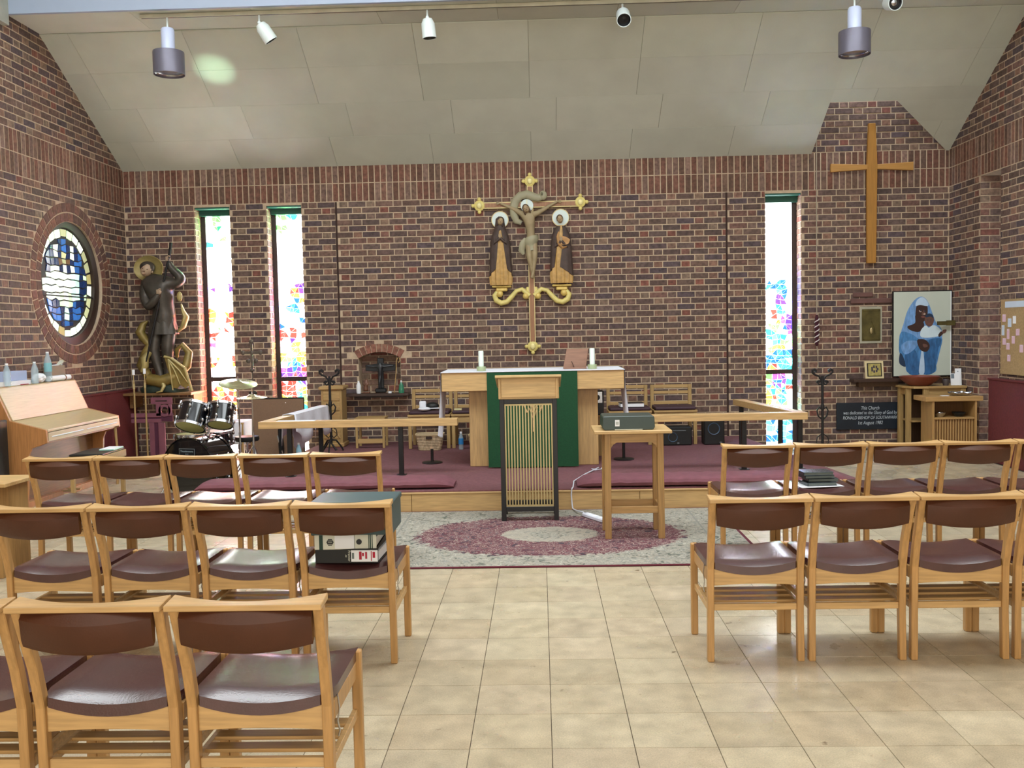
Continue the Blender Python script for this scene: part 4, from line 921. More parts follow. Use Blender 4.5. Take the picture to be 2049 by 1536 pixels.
# pale wooden cupboard and iron candle stands
t = thing('prayer_desk', 'narrow pale wooden prayer desk with moulded top behind the black iron candle stand', 'desk', (-2.515, 11.32, .187))
B('carcass', PALEOAKV, t, -.125, .125, -.12, .16, 0, .69); B('cornice', PALEOAK, t, -.15, .15, -.15, .18, .69, .735, bevel=.012)
for z0, z1 in ((.10, .30), (.32, .42), (.44, .54), (.56, .67)): B('front_panel', PALEOAK, t, -.10, .10, -.128, -.12, z0, z1, bevel=.004)
B('base_moulding', PALEOAK, t, -.14, .14, -.14, .16, 0, .05, bevel=.008); MB().tube([(-.09 + .18 * k / 12, -.13, .11 + .10 * math.sin(PI * k / 12)) for k in range(13)], .008, 6).build('arch_moulding', PALEOAK, t, smooth=True)
def spiral(cx, cz, r, s, up=1, turns=1.35, n=22, y=0): return [(cx + s * (r * (1 - .72 * k / n)) * math.cos(2 * PI * turns * k / n), y, cz + up * (r * (1 - .72 * k / n)) * math.sin(2 * PI * turns * k / n)) for k in range(n + 1)]
def iron(x, y, z, h, label):
    t = thing('iron_candle_stand', label, 'candle stand', (x, y, z), 0, 'wrought iron candle stands')
    MB().tube([(0, 0, .1), (0, 0, h * .5), (0, 0, h - .05)], .015, 8).build('stem', BLACKIRON, t); MB().ell((0, 0, h * .6), (.022, .022, .05)).build('knop', BLACKIRON, t, smooth=True)
    for s in (-1, 1):
        MB().tube([(s * .01, 0, h - .10), (s * .05, 0, h - .04), (s * .085, 0, h - .02)] + spiral(s * .085, h + .005, .026, s, 1)[14:0:-1] if False else [(s * .005, 0, h - .11), (s * .04, 0, h - .055), (s * .085, 0, h - .035), (s * .112, 0, h - .012), (s * .112, 0, h + .014), (s * .092, 0, h + .024), (s * .076, 0, h + .010), (s * .085, 0, h - .002)], [.011, .011, .012, .013, .015, .017, .018, .02], 7).build('top_scroll', BLACKIRON, t, smooth=True)
        MB().tube(spiral(s * .035, h - .13, .030, s, 1), .009, 6).build('collar_scroll', BLACKIRON, t, smooth=True)
        MB().tube([(s * .008, 0, h * .46), (s * .05, 0, h * .50), (s * .062, 0, h * .56), (s * .04, 0, h * .60), (s * .01, 0, h * .575)], .009, 6).build('heart_scroll', BLACKIRON, t, smooth=True)
        MB().tube([(s * .008, 0, .30), (s * .06, 0, .26), (s * .07, 0, .20), (s * .03, 0, .16), (s * .01, 0, .19)], .006, 6).build('base_scroll', BLACKIRON, t, smooth=True)
    for a in (0.5, 2.6, 4.7): MB().tube([(0, 0, .14), (.06 * math.cos(a), .06 * math.sin(a), .13), (.12 * math.cos(a), .12 * math.sin(a), .05), (.14 * math.cos(a), .14 * math.sin(a), .008)], .010, 7).build('foot', BLACKIRON, t, smooth=True)
    MB().tube([(-.10, -.02, .015), (-.02, 0, .13), (.06, -.02, .02)], .014, 6).build('foot_ring', BLACKIRON, t, smooth=True)
iron(-2.43, 10.75, .187, .925, 'black wrought iron candle stand in front of the pale prayer desk')
iron(3.20, 10.75, 0.0, 1.01, 'black wrought iron candle stand between the right window and the slate plaque')
# ------------------------------------------------ rood on the back wall
rd = thing('rood_cross', 'long gilded wall crucifix above the altar with trefoil ends', 'cross', (-.085, 11.66, 0))
YB = mat('gilded_yellow', '#e0cf7e', rough=.45, var=.08, scale=20); RW = wood('reddish_cross_wood', '#9a6a45', axis=2); EDG = mat('cream_gilt_edge', '#d9c48c', rough=.5)
B('upright_edge', EDG, rd, -.038, .038, -.02, .02, 1.36, 3.36); B('upright', RW, rd, -.026, .026, -.025, -.019, 1.40, 3.30)
B('arm_edge', EDG, rd, -.60, .60, -.018, .018, 3.045, 3.125); B('arm', RW, rd, -.56, .56, -.0235, -.017, 3.060, 3.110)
for x, z, d in ((0, 3.37, (0, 1)), (-.625, 3.085, (-1, 0)), (.615, 3.10, (1, 0)), (0, 1.345, (0, -1))):
    mb = MB(); mb.ell((x, -.03, z), (.052, .02, .052), T=None)
    MB().lathe([(0, -.02), (.062, -.018), (.066, 0), (.052, .012), (.0, .014)], c=(x, -.02, z), n=20, T=Matrix.Rotation(PI / 2, 4, 'X')).build('boss', YB, rd, smooth=True)
    mb = MB()
    for a, b in ((1, 0), (-1, 0), (0, 1), (0, -1)):
        if (a, b) == (-d[0], -d[1]): continue
        mb.ell((x + a * .078, -.018, z + b * .078), (.024, .018, .024), n=10, m=6)
    mb.build('trefoil', YB, rd, smooth=True)
    MB().ell((x, -.038, z), (.033, .012, .04), n=12, m=6).build('boss_panel', mat('gilt_highlight', '#eadd9a', rough=.35, metal=.1), rd, smooth=True)
# S-shaped gilt brackets carrying the two side figures
for s in (-1, 1):
    P_ = [(s * .03, 1.97), (s * .06, 2.0), (s * .12, 2.05), (s * .19, 2.03), (s * .25, 1.96), (s * .31, 1.90), (s * .38, 1.885), (s * .44, 1.92), (s * .46, 1.98), (s * .43, 2.02), (s * .39, 2.0)]
    MB().tube([(x, -.02, z) for x, z in P_], [.030, .030, .030, .028, .032, .034, .036, .036, .034, .032, .036], 10).build('scroll_bracket', YB, rd, smooth=True)
    MB().ell((s * .395, -.035, 2.0), (.042, .03, .042)).build('scroll_eye', GOLD, rd, smooth=True); MB().ell((s * .075, -.03, 1.965), (.04, .03, .04)).build('scroll_eye', GOLD, rd, smooth=True)
    B('bracket_shelf', GOLD, rd, s * .37 - .12, s * .37 + .12, -.08, .03, 2.075, 2.10, bevel=.01); B('bracket_neck', GOLD, rd, s * .37 - .07, s * .37 + .07, -.06, .02, 2.03, 2.075, bevel=.01)
B('bracket_boss', YB, rd, -.07, .07, -.015, .01, 1.93, 2.08, bevel=.01)
FL = mat('carved_body_wood', '#a08e6c', rough=.6, var=.12, scale=12); GR = mat('greygreen_gilt', '#9a9478', rough=.5, var=.1); ROBE = mat('brown_robe', '#4d3e38', rough=.65, var=.2, scale=14); GRB_ = mat('tan_gilt_robe', '#bd9556', rough=.5, var=.2, scale=18)
HALO = mat('pearl_halo', '#d8e6e2', rough=.35, var=.03); SKINM = mat('carved_face', '#a8906e', rough=.6); HAIRM = mat('carved_hair', '#5b4634', rough=.8, var=.2, scale=40)
def head(t, x, y, z, r, m, hair, tilt=0.0, long=True):
    T = Matrix.Rotation(tilt, 4, 'Y'); o = Vector((x, y, z))
    def q(p): return tuple(o + T @ Vector(p) * r)
    mb = MB(); mb.ell(q((0, 0, 0)), (r * .72, r * .8, r), T=T); mb.ell(q((0, -.78, -.08)), (r * .12, r * .2, r * .24), n=8, m=6); mb.ell(q((0, -.62, -.55)), (r * .3, r * .25, r * .2), n=8, m=6)
    for s in (-1, 1): mb.ell(q((s * .72, 0, -.05)), (r * .1, r * .18, r * .24), n=8, m=5)
    mb.build('head', m, t, smooth=True)
    mb = MB()
    for s in (-1, 1): MB().ell(q((s * .28, -.70, .10)), (r * .12, r * .07, r * .06), n=8, m=5).build('eye', HAIRM, t, smooth=True)
    MB().ell(q((0, -.76, -.38)), (r * .2, r * .05, r * .05), n=8, m=5).build('mouth', HAIRM, t, smooth=True)
    mb = MB(); mb.ell(q((0, .18, .22)), (r * .82, r * .82, r * .95), T=T)
    if long:
        for s in (-1, 1): mb.ell(q((s * .62, .05, -.55)), (r * .26, r * .4, r * .8), T=T)
    mb.build('hair', hair, t, smooth=True)
fg = thing('crucified_figure', 'carved crucified figure with loincloth and bowed head on the gilded cross', 'carving', (-.085, 11.60, 0))
vs = [(-.0, 0, 2.62), (.0, -.01, 2.74), (-.01, -.02, 2.86), (-.015, -.02, 2.94), (-.035, -.04, 2.985), (-.10, -.01, 2.965), (-.20, .01, 3.03), (-.32, .02, 3.085), (-.37, .02, 3.105), (.075, -.01, 2.965), (.17, .01, 3.02), (.28, .02, 3.085), (.335, .02, 3.11),
      (-.03, -.02, 2.60), (-.02, -.07, 2.42), (.015, -.03, 2.24), (.02, -.06, 2.17), (.04, -.02, 2.60), (.045, -.06, 2.44), (.02, -.045, 2.24), (.0, -.075, 2.175)]
es = [(0, 1), (1, 2), (2, 3), (3, 4), (3, 5), (5, 6), (6, 7), (7, 8), (3, 9), (9, 10), (10, 11), (11, 12), (0, 13), (13, 14), (14, 15), (15, 16), (0, 17), (17, 18), (18, 19), (19, 20)]
skin('body', vs, es, [.060, .052, .068, .055, .026, .036, .026, .018, .016, .036, .026, .018, .016, .048, .036, .022, .020, .048, .036, .022, .020], FL, fg)
head(fg, -.05, -.075, 3.02, .052, SKINM, HAIRM, -.35)
for s, hx, hz in ((-1, -.37, 3.105), (1, .335, 3.11)):
    mb = MB()
    for k in range(5): a = (-.5 + k * .25); mb.tube([(hx, 0, hz), (hx + s * (.03 + .003 * (2 - abs(k - 2))) * math.cos(a), -.004, hz + .03 * math.sin(a)), (hx + s * .046 * math.cos(a), -.012, hz + .044 * math.sin(a))], [.006, .005, .003], 5)
    mb.build('hand', FL, fg, smooth=True)
mb = MB(); rs = []
for k in range(9):
    z = 2.69 - k * .022; r_ = .078 + .012 * math.sin(k * .8); rs.append([((r_ + .004 * math.sin(5 * a + k)) * math.cos(a) + .004, (r_ * .85) * math.sin(a) - .015, z + .02 * math.cos(a)) for a in [2 * PI * i / 28 for i in range(28)]])
mb.rings(rs).build('loincloth', GR, fg, smooth=True)
MB().tube([(-.06, -.04, 2.66), (-.10, -.05, 2.60), (-.115, -.04, 2.52), (-.09, -.04, 2.47)], [.012, .018, .018, .008], 8, flat=2.2).build('cloth_tail', GR, fg, smooth=True)
t = thing('halo', 'round pearl halo behind the head of the crucified figure', 'halo', (-.125, 11.63, 3.07), 0, 'pearl halos')
MB().cyl((0, 0, 0), (0, -.012, 0), .078, n=32).build('disc', HALO, t)
for k in range(3): a = PI / 2 + k * 2.09; B('halo_ray', MT['gilt_highlight'], t, 0, .074, -.0145, -.011, -.003, .003, bevel=0).rotation_euler = (0, -a, 0)
t = thing('serpent_scroll', 'grey green curling serpent scroll behind the crucified figure', 'carving', (-.085, 11.62, 0))
MB().tube([(-.11, 0, 2.86), (-.17, 0, 2.885), (-.20, 0, 2.96), (-.205, 0, 3.05), (-.18, 0, 3.13), (-.12, 0, 3.19), (-.04, -.01, 3.205), (.05, -.02, 3.17), (.10, -.03, 3.155), (.14, -.03, 3.165)], [.012, .018, .021, .022, .022, .022, .022, .021, .019, .016], 12, flat=2.3).build('coil', GR, t, smooth=True)
MB().ell((.16, -.03, 3.185), (.05, .025, .058)).build('head', GR, t, smooth=True); MB().ell((.145, -.06, 3.20), (.014, .008, .02)).build('eye', mat('carving_shadow', '#6b664f', rough=.7), t, smooth=True)
def robed(label, x, s, z0, over, under, long, tilt):
    t = thing('saint_figure', label, 'carving', (x, 11.60, z0), 0, 'carved figures beside the cross')
    prof = [(0, .120, .05), (.08, .132, .06), (.22, .126, .062), (.40, .118, .064), (.52, .110, .062), (.60, .096, .056), (.66, .068, .046), (.70, .034, .033), (.735, .026, .026)]
    def wd(z):
        for (za, wa, da), (zb, wb_, db) in zip(prof, prof[1:]):
            if z <= zb + 1e-6: f = max(0, (z - za) / (zb - za)); return wa + (wb_ - wa) * f, da + (db - da) * f
    def ringp(z, a, k, off, amp): w_, d_ = wd(z); f = 1 + amp * math.sin(12 * a + k) * max(.1, 1 - z / .6); return ((w_ * f + off) * math.cos(a), (d_ * f + off) * math.sin(a), z)
    MB().rings([[ringp(.70 * j / 14, 2 * PI * i / 60, j * .05, 0, .13) for i in range(60)] for j in range(15)]).build('robe', under, t, smooth=True)
    rs = []                       # cloak open down the front, hem sweeping up on one side
    for j in range(17):
        f = j / 16; rgo = .62 - .42 * f if long else .75 - .60 * f; lgo = .45 - .33 * f if long else -.15 + .45 * f; a0, a1 = -PI / 2 + (rgo if s < 0 or long else lgo), 3 * PI / 2 - (lgo if s < 0 or long else rgo); out, inn = [], []
        for i in range(41):
            a = a0 + (a1 - a0) * i / 40; z0_ = .09 + .30 * (abs(math.sin((a + PI / 2) / 2)) ** 3 if False else max(0, 1 - min(i, 40 - i) / 9) * .35); z = z0_ + (.69 - z0_) * f
            p = ringp(z, a, 1 + j * .08, .010, .05); q = ringp(z, a, 1 + j * .08, .002, .05); out.append(p); inn.append(q)
        rs.append(out + inn[::-1])
    MB().rings(rs).build('cloak', over, t, smooth=True)
    head(t, -s * .01, -.03, .775, .050, SKINM, over if long else HAIRM, tilt, long)
    if long: MB().rings([[(r_ * math.cos(a) * 1.0, .016 + r_ * .8 * math.sin(a), z) for a in [2 * PI * i / 20 for i in range(20)]] for r_, z in ((.088, .60), (.068, .70), (.056, .77), (.052, .81), (.02, .838))]).build('veil', over, t, smooth=True)
    zc = .565 if long else .50
    for q in (-1, 1): MB().tube([(q * .070, -.035, zc + .03), (q * .060, -.060, zc - .06), (q * .022, -.078, zc - .015), (q * .006, -.084, zc + .01)], [.020, .026, .019, .013], 8).build('sleeve', over, t, smooth=True)
    mb = MB()
    for k in range(5): mb.tube([(-.012 + k * .006, -.086, zc + .01), (-.014 + k * .006, -.094, zc + .035), (-.012 + k * .006, -.090, zc + .052)], [.006, .005, .003], 5)
    mb.ell((0, -.084, zc + .005), (.018, .010, .018), n=8, m=6); mb.build('hands', SKINM, t, smooth=True)
    if not long:
        OM = mat('orange_mantle', '#b98a55', rough=.6, var=.15)
        MB().rings([[(cx_ + r_ * math.cos(a) * (1 + .06 * math.sin(7 * a)), -.070 - .018 * math.sin(PI * k / 6), cz_ + .6 * r_ * math.sin(a) * (1 + .05 * math.sin(5 * a))) for a in [2 * PI * i / 26 for i in range(26)]] for k, (cx_, cz_, r_) in enumerate(((.02, .53, .02), (.025, .525, .06), (.03, .51, .075), (.032, .50, .07), (.035, .49, .05), (.035, .49, .02)))]).build('mantle_fold', OM, t, smooth=True)
        MB().tube([(-.03, -.055, .62), (-.045, -.072, .56), (-.035, -.080, .47), (.02, -.078, .42), (.075, -.06, .44)], [.010, .016, .02, .022, .012], 9, flat=.6).build('mantle_fold', OM, t, smooth=True)
    h = thing('halo', 'round pearl halo behind the head of the ' + ('left' if s < 0 else 'right') + ' carved saint', 'halo', (x, 11.645, z0 + .80), 0, 'pearl halos'); MB().cyl((0, 0, 0), (0, -.012, 0), .105, n=36).build('disc', HALO, h); MB().rings([[(r_ * math.cos(2 * PI * i / 36), yy, r_ * math.sin(2 * PI * i / 36)) for i in range(36)] for r_, yy in ((.105, 0), (.107, -.016), (.098, -.016), (.098, -.011))], cap=False).build('halo_rim', EDG, h, smooth=True)
robed('carved robed woman with veil standing on the left scroll of the cross', -.46, -1, 2.105, ROBE, GRB_, True, .25)
robed('carved robed young man in orange mantle standing on the right scroll of the cross', .285, 1, 2.115, ROBE, GRB_, False, -.2)
# ------------------------------------------------ big wooden cross on the right
t = thing('wooden_cross', 'large plain honey coloured wooden cross high on the right back wall', 'cross', (4.062, 11.64, 0))
HW = wood('honey_cross_wood', '#a9762f', axis=2, rough=.5, var=.1); HWH = wood('honey_cross_arm', '#b58442', axis=0, rough=.5, var=.1)
MB().prism([(-.058, 2.275), (.048, 2.275), (.062, 3.40), (.062, 3.47), (.040, 3.955), (-.040, 3.955), (-.058, 3.47), (-.062, 3.40)], -.02, .03, ax=1).build('upright', HW, t, bevel=.003)
for s in (-1, 1): MB().prism([(s * .055, 3.405), (s * .055, 3.462), (s * .495, 3.482), (s * .495, 3.382)], -.018, .028, ax=1).build('arm', HWH, t, bevel=.003)
# ------------------------------------------------ bell rope
t = thing('bell_rope', 'thin bell rope with striped red and white grip hanging right of the tall window', 'rope', (3.392, 11.62, 0))
ROPE = mat('pale_rope', '#a89c88', rough=.9); SR = mat('rope_red', '#3d1220', rough=.9); SW = mat('rope_white', '#d9cfd0', rough=.9)
MB().tube([(0, 0, 3.8), (0, 0, 1.66)], .006, 6).build('rope', ROPE, t); MB().tube([(0, 0, 1.28), (.01, 0, 1.18), (.012, -.01, 1.06), (.0, 0, 1.0)], .005, 6).build('rope', ROPE, t, smooth=True)
MB().lathe([(0, 1.28), (.018, 1.29), (.024, 1.34), (.024, 1.60), (.014, 1.66), (0, 1.66)], n=16).build('grip', SR, t, smooth=True)
for k in range(5): z = 1.32 + k * .062; MB().tube([(.026 * math.cos(a), .026 * math.sin(a), z + .045 * (i / 10)) for i, a in enumerate([PI + PI * j / 10 for j in range(11)])], .006, 6).build('stripe', SW, t, smooth=True)
# ------------------------------------------------ tabernacle recess, icon, plaque, poster
t = thing('tabernacle', 'brass fronted wall safe set in the brickwork left of the blue robed portrait', 'tabernacle', (4.072, 11.7, 1.523))
OB = mat('old_brass', '#5f5630', rough=.5, metal=.5, var=.35, scale=9, bump=.3, bscale=22); CEM = mat('pale_cement', '#a9a592', rough=.9)
B('cement_frame', CEM, t, -.135, .135, -.012, .0, -.225, .225); B('door', OB, t, -.112, .112, -.022, -.008, -.195, .195, bevel=.004)
for x0, x1, z0, z1 in ((-.10, -.09, -.18, .18), (.09, .10, -.18, .18), (-.10, .10, .17, .18), (-.10, .10, -.18, -.17)): B('door_bead', OB, t, x0, x1, -.026, -.021, z0, z1, bevel=.001)
MB().tube([(-.04, -.026, -.10), (-.02, -.032, -.02), (0, -.03, .05), (.03, -.032, -.03), (.045, -.026, -.11)], .004, 6).build('relief', OB, t, smooth=True); MB().ell((0, -.026, -.07), (.02, .01, .04)).build('relief', BRASS, t, smooth=True)
B('lintel', mat('lintel_brick', '#6a4a44', rough=.8, var=.2), t, -.25, .30, -.03, 0, .265, .325, bevel=.006); B('lintel', MT['lintel_brick'], t, -.22, .02, -.022, 0, .345, .40, bevel=.006)
t = thing('wall_shelf', 'dark brown wooden shelf under the framed icon on the right', 'shelf', (4.15, 11.62, .80)); B('board', MT['dark_shelf_wood'], t, -.34, .30, -.10, .075, .03, .068); B('bracket', wood('brown_bracket', '#4f3620'), t, -.26, .22, -.03, .075, -.03, .03)
t = thing('framed_icon', 'small gold framed icon leaning on the dark shelf', 'picture', (4.07, 11.56, .87)); Ti = Matrix.Rotation(math.radians(-9), 4, 'X')
B('frame', mat('cream_gilt_frame', '#d8c79a', rough=.4), t, -.112, .112, -.012, .006, 0, .215, T=Ti); B('mount', DARK, t, -.088, .088, -.0155, -.012, .025, .19, T=Ti, bevel=0); B('picture', mat('icon_gold_ground', '#a89a58', rough=.5, var=.25, scale=30), t, -.075, .075, -.018, -.0155, .035, .18, T=Ti, bevel=0)
mb = MB()
for k in range(7): a = k / 7 * 2 * PI; mb.box(-.008 + .035 * math.cos(a), .012 + .035 * math.cos(a), -.020, -.018, .10 + .03 * math.sin(a), .13 + .03 * math.sin(a), Ti)
mb.build('painted_figures', mat('icon_dark_paint', '#3f3640', rough=.6), t)
t = thing('slate_plaque', 'dark blue slate dedication plaque with white lettering low on the right back wall', 'plaque', (4.033, 11.68, .405))
B('slab', mat('blue_black_slate', '#0f1b28', rough=.45, var=.2), t, -.385, .385, -.015, .015, -.165, .165, bevel=.003); LT = mat('chalk_white_letters', '#b9c2cc', rough=.7)
for s_, z, sz in (('This Church', .098, .062), ('was dedicated to the Glory of God by', .040, .058), ('RONALD BISHOP OF SOUTHWARK', -.022, .055), ('1st August 1982', -.085, .060)):
    o = text('lettering', s_, sz, (.02, -.0158, z), (PI / 2, 0, 0), LT, t, shear=.18); bpy.context.view_layer.update(); wd = o.dimensions.x; tgt = {.098: .22, .040: .655, -.022: .665, -.085: .30}[z]; o.scale = (tgt / max(.01, wd), 1, 1)
# poster: seated mother in blue holding a child, painted in flat cut shapes
po = thing('framed_portrait', 'large portrait of a mother in blue veil holding a child, right corner', 'picture', (4.655, 11.60, .895)); PW = .345; PH = 1.02
B('frame', DARK, po, -PW - .012, PW + .012, -.012, .014, -.012, PH + .012); B('canvas', mat('pale_cream_canvas', '#c3cbbf', rough=.5, var=.05, scale=2), po, -PW, PW, -.016, -.012, 0, PH, bevel=0); B('white_edge', PAPER, po, PW - .010, PW, -.018, -.016, 0, PH, bevel=0)
def pp(pts, m, y, nm='painted_shape'):     # pts in 0..1 of the poster crop (x right, y down), small crop coordinates
    q = [(-PW + (u - 632) / 540 * 2 * PW, PH - (v - 120) / 755 * PH) for u, v in pts]; return MB().prism(q, y - .0006, y, ax=1).build(nm, m, po)
def smooth(pts, n=5):
    out = []; L_ = len(pts)
    for i in range(L_):
        p0, p1, p2, p3 = [Vector(pts[(i + k) % L_]) for k in (-1, 0, 1, 2)]
        for j in range(n): t_ = j / n; out.append(tuple(.5 * ((2 * p1) + (p2 - p0) * t_ + (2 * p0 - 5 * p1 + 4 * p2 - p3) * t_ ** 2 + (3 * p1 - p0 - 3 * p2 + p3) * t_ ** 3)))
    return out
BV = mat('pale_blue_veil', '#6f9bd0', rough=.6, var=.22, scale=14, stretch=(3, 3, 1)); BD = mat('deep_blue_robe', '#2f6296', rough=.6, var=.3, scale=12, stretch=(3, 3, 1)); BM_ = mat('mid_blue_robe', '#4680b8', rough=.6, var=.25, scale=14, stretch=(3, 3, 1)); BN = mat('navy_shadow', '#1d3450', rough=.6)
DS = mat('dark_skin', '#3b2520', rough=.5, var=.15); DS2 = mat('brown_skin', '#6a4a40', rough=.5, var=.12); LB = mat('light_blue_band', '#bcd4ec', rough=.6); WB = mat('white_blue_dress', '#cfe2ec', rough=.6, var=.06)
def P_(pts, m, y, nm='painted_shape'): return pp(smooth(pts), m, y, nm)
P_([(880, 165), (820, 200), (760, 290), (725, 400), (700, 480), (680, 600), (700, 690), (770, 780), (860, 830), (960, 835), (1030, 790), (1060, 680), (1085, 560), (1080, 460), (1030, 400), (1000, 330), (960, 230), (925, 180)], BV, -.0166)
P_([(700, 480), (680, 600), (690, 680), (740, 760), (775, 850), (1010, 850), (1035, 760), (1070, 640), (1085, 540), (1000, 540), (900, 560), (800, 500)], BM_, -.0172)
P_([(735, 690), (770, 850), (880, 855), (860, 700), (800, 620)], BD, -.0178); P_([(930, 660), (900, 850), (1010, 850), (1030, 740), (1050, 620), (1000, 590)], BD, -.0178)
P_([(690, 670), (685, 760), (745, 790), (720, 700)], BN, -.0176); P_([(870, 850), (885, 700), (900, 620), (915, 700), (920, 850)], LB, -.0184)
P_([(850, 240), (835, 300), (840, 350), (870, 390), (905, 395), (940, 350), (950, 290), (940, 240), (900, 225)], DS, -.0184, 'painted_face')
P_([(835, 330), (830, 400), (760, 430), (790, 465), (870, 480), (915, 430), (900, 380)], DS, -.0180, 'painted_neck')
P_([(895, 170), (850, 195), (835, 245), (880, 240), (945, 250), (955, 230), (930, 190)], LB, -.0190)
P_([(960, 320), (925, 350), (925, 400), (950, 430), (985, 430), (1008, 385), (1000, 340)], DS2, -.0190, 'painted_face'); P_([(960, 316), (930, 335), (935, 352), (975, 345), (1003, 360), (995, 330)], BN, -.0194)
P_([(930, 425), (885, 470), (895, 530), (1040, 525), (1080, 480), (1030, 430), (985, 425), (960, 445)], WB, -.0188)
P_([(1075, 480), (1050, 510), (1060, 530), (1095, 500)], DS, -.0190); P_([(1090, 470), (1125, 465), (1120, 490), (1090, 500)], DS2, -.0192)
P_([(850, 560), (880, 640), (940, 660), (970, 610), (940, 560), (890, 545)], DS, -.0188, 'painted_hand'); P_([(760, 560), (700, 610), (740, 680), (820, 640), (860, 570)], BV, -.0182); P_([(960, 560), (1050, 540), (1080, 560), (1040, 640), (980, 640)], BD, -.0184); P_([(905, 590), (915, 620), (950, 615), (940, 595)], DS2, -.0194, 'painted_hand')
for u, v in ((882, 292), (922, 296)): P_([(u - 9, v), (u, v - 5), (u + 9, v), (u, v + 4)], BN, -.0194)
P_([(912, 285), (925, 300), (918, 318), (908, 305)], DS2, -.0192); P_([(905, 318), (925, 314), (928, 326), (912, 330)], mat('face_highlight', '#b9a096', rough=.5), -.0194); P_([(868, 285), (885, 292), (890, 302), (872, 300)], MT['face_highlight'], -.0193); P_([(885, 345), (905, 338), (925, 348), (905, 356)], mat('lip_tone', '#7d4a44', rough=.5), -.0194); P_([(900, 300), (893, 328), (912, 330)], DS2, -.0194)
for u, v in ((950, 375), (978, 375)): P_([(u - 6, v), (u, v - 4), (u + 6, v), (u, v + 4)], BN, -.0198)
P_([(950, 408), (966, 402), (982, 408), (966, 415)], MT['lip_tone'], -.0198)
t = thing('wall_bracket', 'small brass bracket on the right wall beside the portrait', 'bracket', (4.955, 11.50, 1.53)); B('plate', OB, t, -.05, .055, -.01, .01, -.03, .03); B('arm', OB, t, -.16, -.05, -.012, .006, -.025, .022)
# ------------------------------------------------ credence table, shelf unit and things on them
t = thing('credence_table', 'pale oak corner table with an open side carrying the terracotta bowl', 'table', (4.735, 11.33, 0))
MB().prism([(-.40, .05), (-.33, -.13), (-.18, -.17), (.272, -.17), (.272, .30), (-.40, .30)], .762, .790).build('table_top', PALEOAK, t, bevel=.004)
for x, y in ((-.34, .02), (-.19, -.12), (.235, -.13), (.235, .26), (-.34, .26)): B('leg', PALEOAKV, t, x - .03, x + .03, y - .022, y + .022, 0, .762)
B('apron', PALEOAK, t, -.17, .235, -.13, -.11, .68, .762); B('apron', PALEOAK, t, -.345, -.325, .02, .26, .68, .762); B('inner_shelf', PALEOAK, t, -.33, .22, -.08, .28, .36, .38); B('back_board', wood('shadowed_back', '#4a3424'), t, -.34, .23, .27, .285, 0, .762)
t = thing('shelf_unit', 'open oak shelf unit with ribbed lower panel right of the corner table', 'cabinet', (4.68, 10.86, 0))
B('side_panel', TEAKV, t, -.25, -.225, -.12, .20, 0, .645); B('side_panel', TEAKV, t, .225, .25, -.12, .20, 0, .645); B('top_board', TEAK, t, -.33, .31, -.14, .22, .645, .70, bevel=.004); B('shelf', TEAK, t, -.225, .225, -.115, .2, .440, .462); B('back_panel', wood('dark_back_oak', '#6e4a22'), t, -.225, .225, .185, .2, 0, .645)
for k in range(15): x = -.21 + k * .03; MB().tube([(x, -.085, .01), (x, -.085, .44)], .010, 6).build('rib', TEAKV, t)
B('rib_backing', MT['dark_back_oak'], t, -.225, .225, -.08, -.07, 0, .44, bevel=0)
TER = mat('terracotta', '#7a3a26', rough=.5, var=.12, scale=8); t = thing('terracotta_bowl', 'wide terracotta bowl below the portrait on the corner table', 'bowl', (4.515, 11.32, .791))
MB().lathe([(0, 0), (.10, 0), (.13, .012), (.205, .07), (.232, .112), (.224, .114), (.195, .075), (.12, .022), (0, .014)], n=36).build('bowl', TER, t, smooth=True)
t = thing('clay_cup', 'small dark clay cup right of the terracotta bowl', 'cup', (4.80, 11.26, .791)); MB().lathe([(0, 0), (.03, 0), (.042, .05), (.035, .075), (.030, .07), (.02, .01), (0, .008)], n=18).build('cup', mat('dark_clay', '#4b4240', rough=.6), t, smooth=True)
t = thing('leaflet', 'white folded leaflet standing on the corner table by the brick wall', 'leaflet', (4.93, 11.28, .791), -.15); Tl = Matrix.Rotation(math.radians(-8), 4, 'X')
B('sheet', PAPER, t, -.06, .045, -.002, .002, 0, .14, T=Tl, bevel=0); B('sheet', PAPER, t, -.005, .065, .012, .016, .0, .20, T=Tl, bevel=0); B('printed_photo', mat('grey_photo', '#6f7c88', rough=.6), t, -.055, -.02, -.004, -.002, .08, .135, T=Tl, bevel=0)
for k in range(3): B('printed_mark', MT['grey_photo'], t, .02, .032, .009, .012, .09 + k * .035, .10 + k * .035, T=Tl, bevel=0)
t = thing('silver_dish', 'crumpled silver foil dish on top of the shelf unit', 'dish', (4.79, 10.86, .701)); mb = MB(); rs = []
for r_, z in ((.0, .004), (.08, .0), (.11, .02), (.135, .035), (.13, .04), (.10, .026), (.06, .03), (.02, .04)): rs.append([(r_ * math.cos(a), .8 * r_ * math.sin(a), z + (.008 * math.sin(a * 7 + r_ * 50) if r_ > .01 and z > .01 else 0)) for a in [2 * PI * i / 24 for i in range(24)]])
mb.rings(rs).build('foil', STEEL, t)
tag(MB().box(-.04, .04, -.03, .03, 0, .006).build('white_card', PAPER, None, loc=(4.60, 10.82, .701)), 'small white card on top of the shelf unit beside the foil dish', 'card')
t = thing('metal_bowl', 'small silver bowl on the middle shelf of the shelf unit', 'bowl', (4.555, 10.84, .463)); MB().lathe([(0, 0), (.035, 0), (.058, .03), (.066, .05), (.060, .05), (.03, .012), (0, .01)], n=24).build('bowl', STEEL, t, smooth=True); MB().ell((0, 0, .045), (.04, .035, .02)).build('foil_contents', STEEL, t, smooth=True)
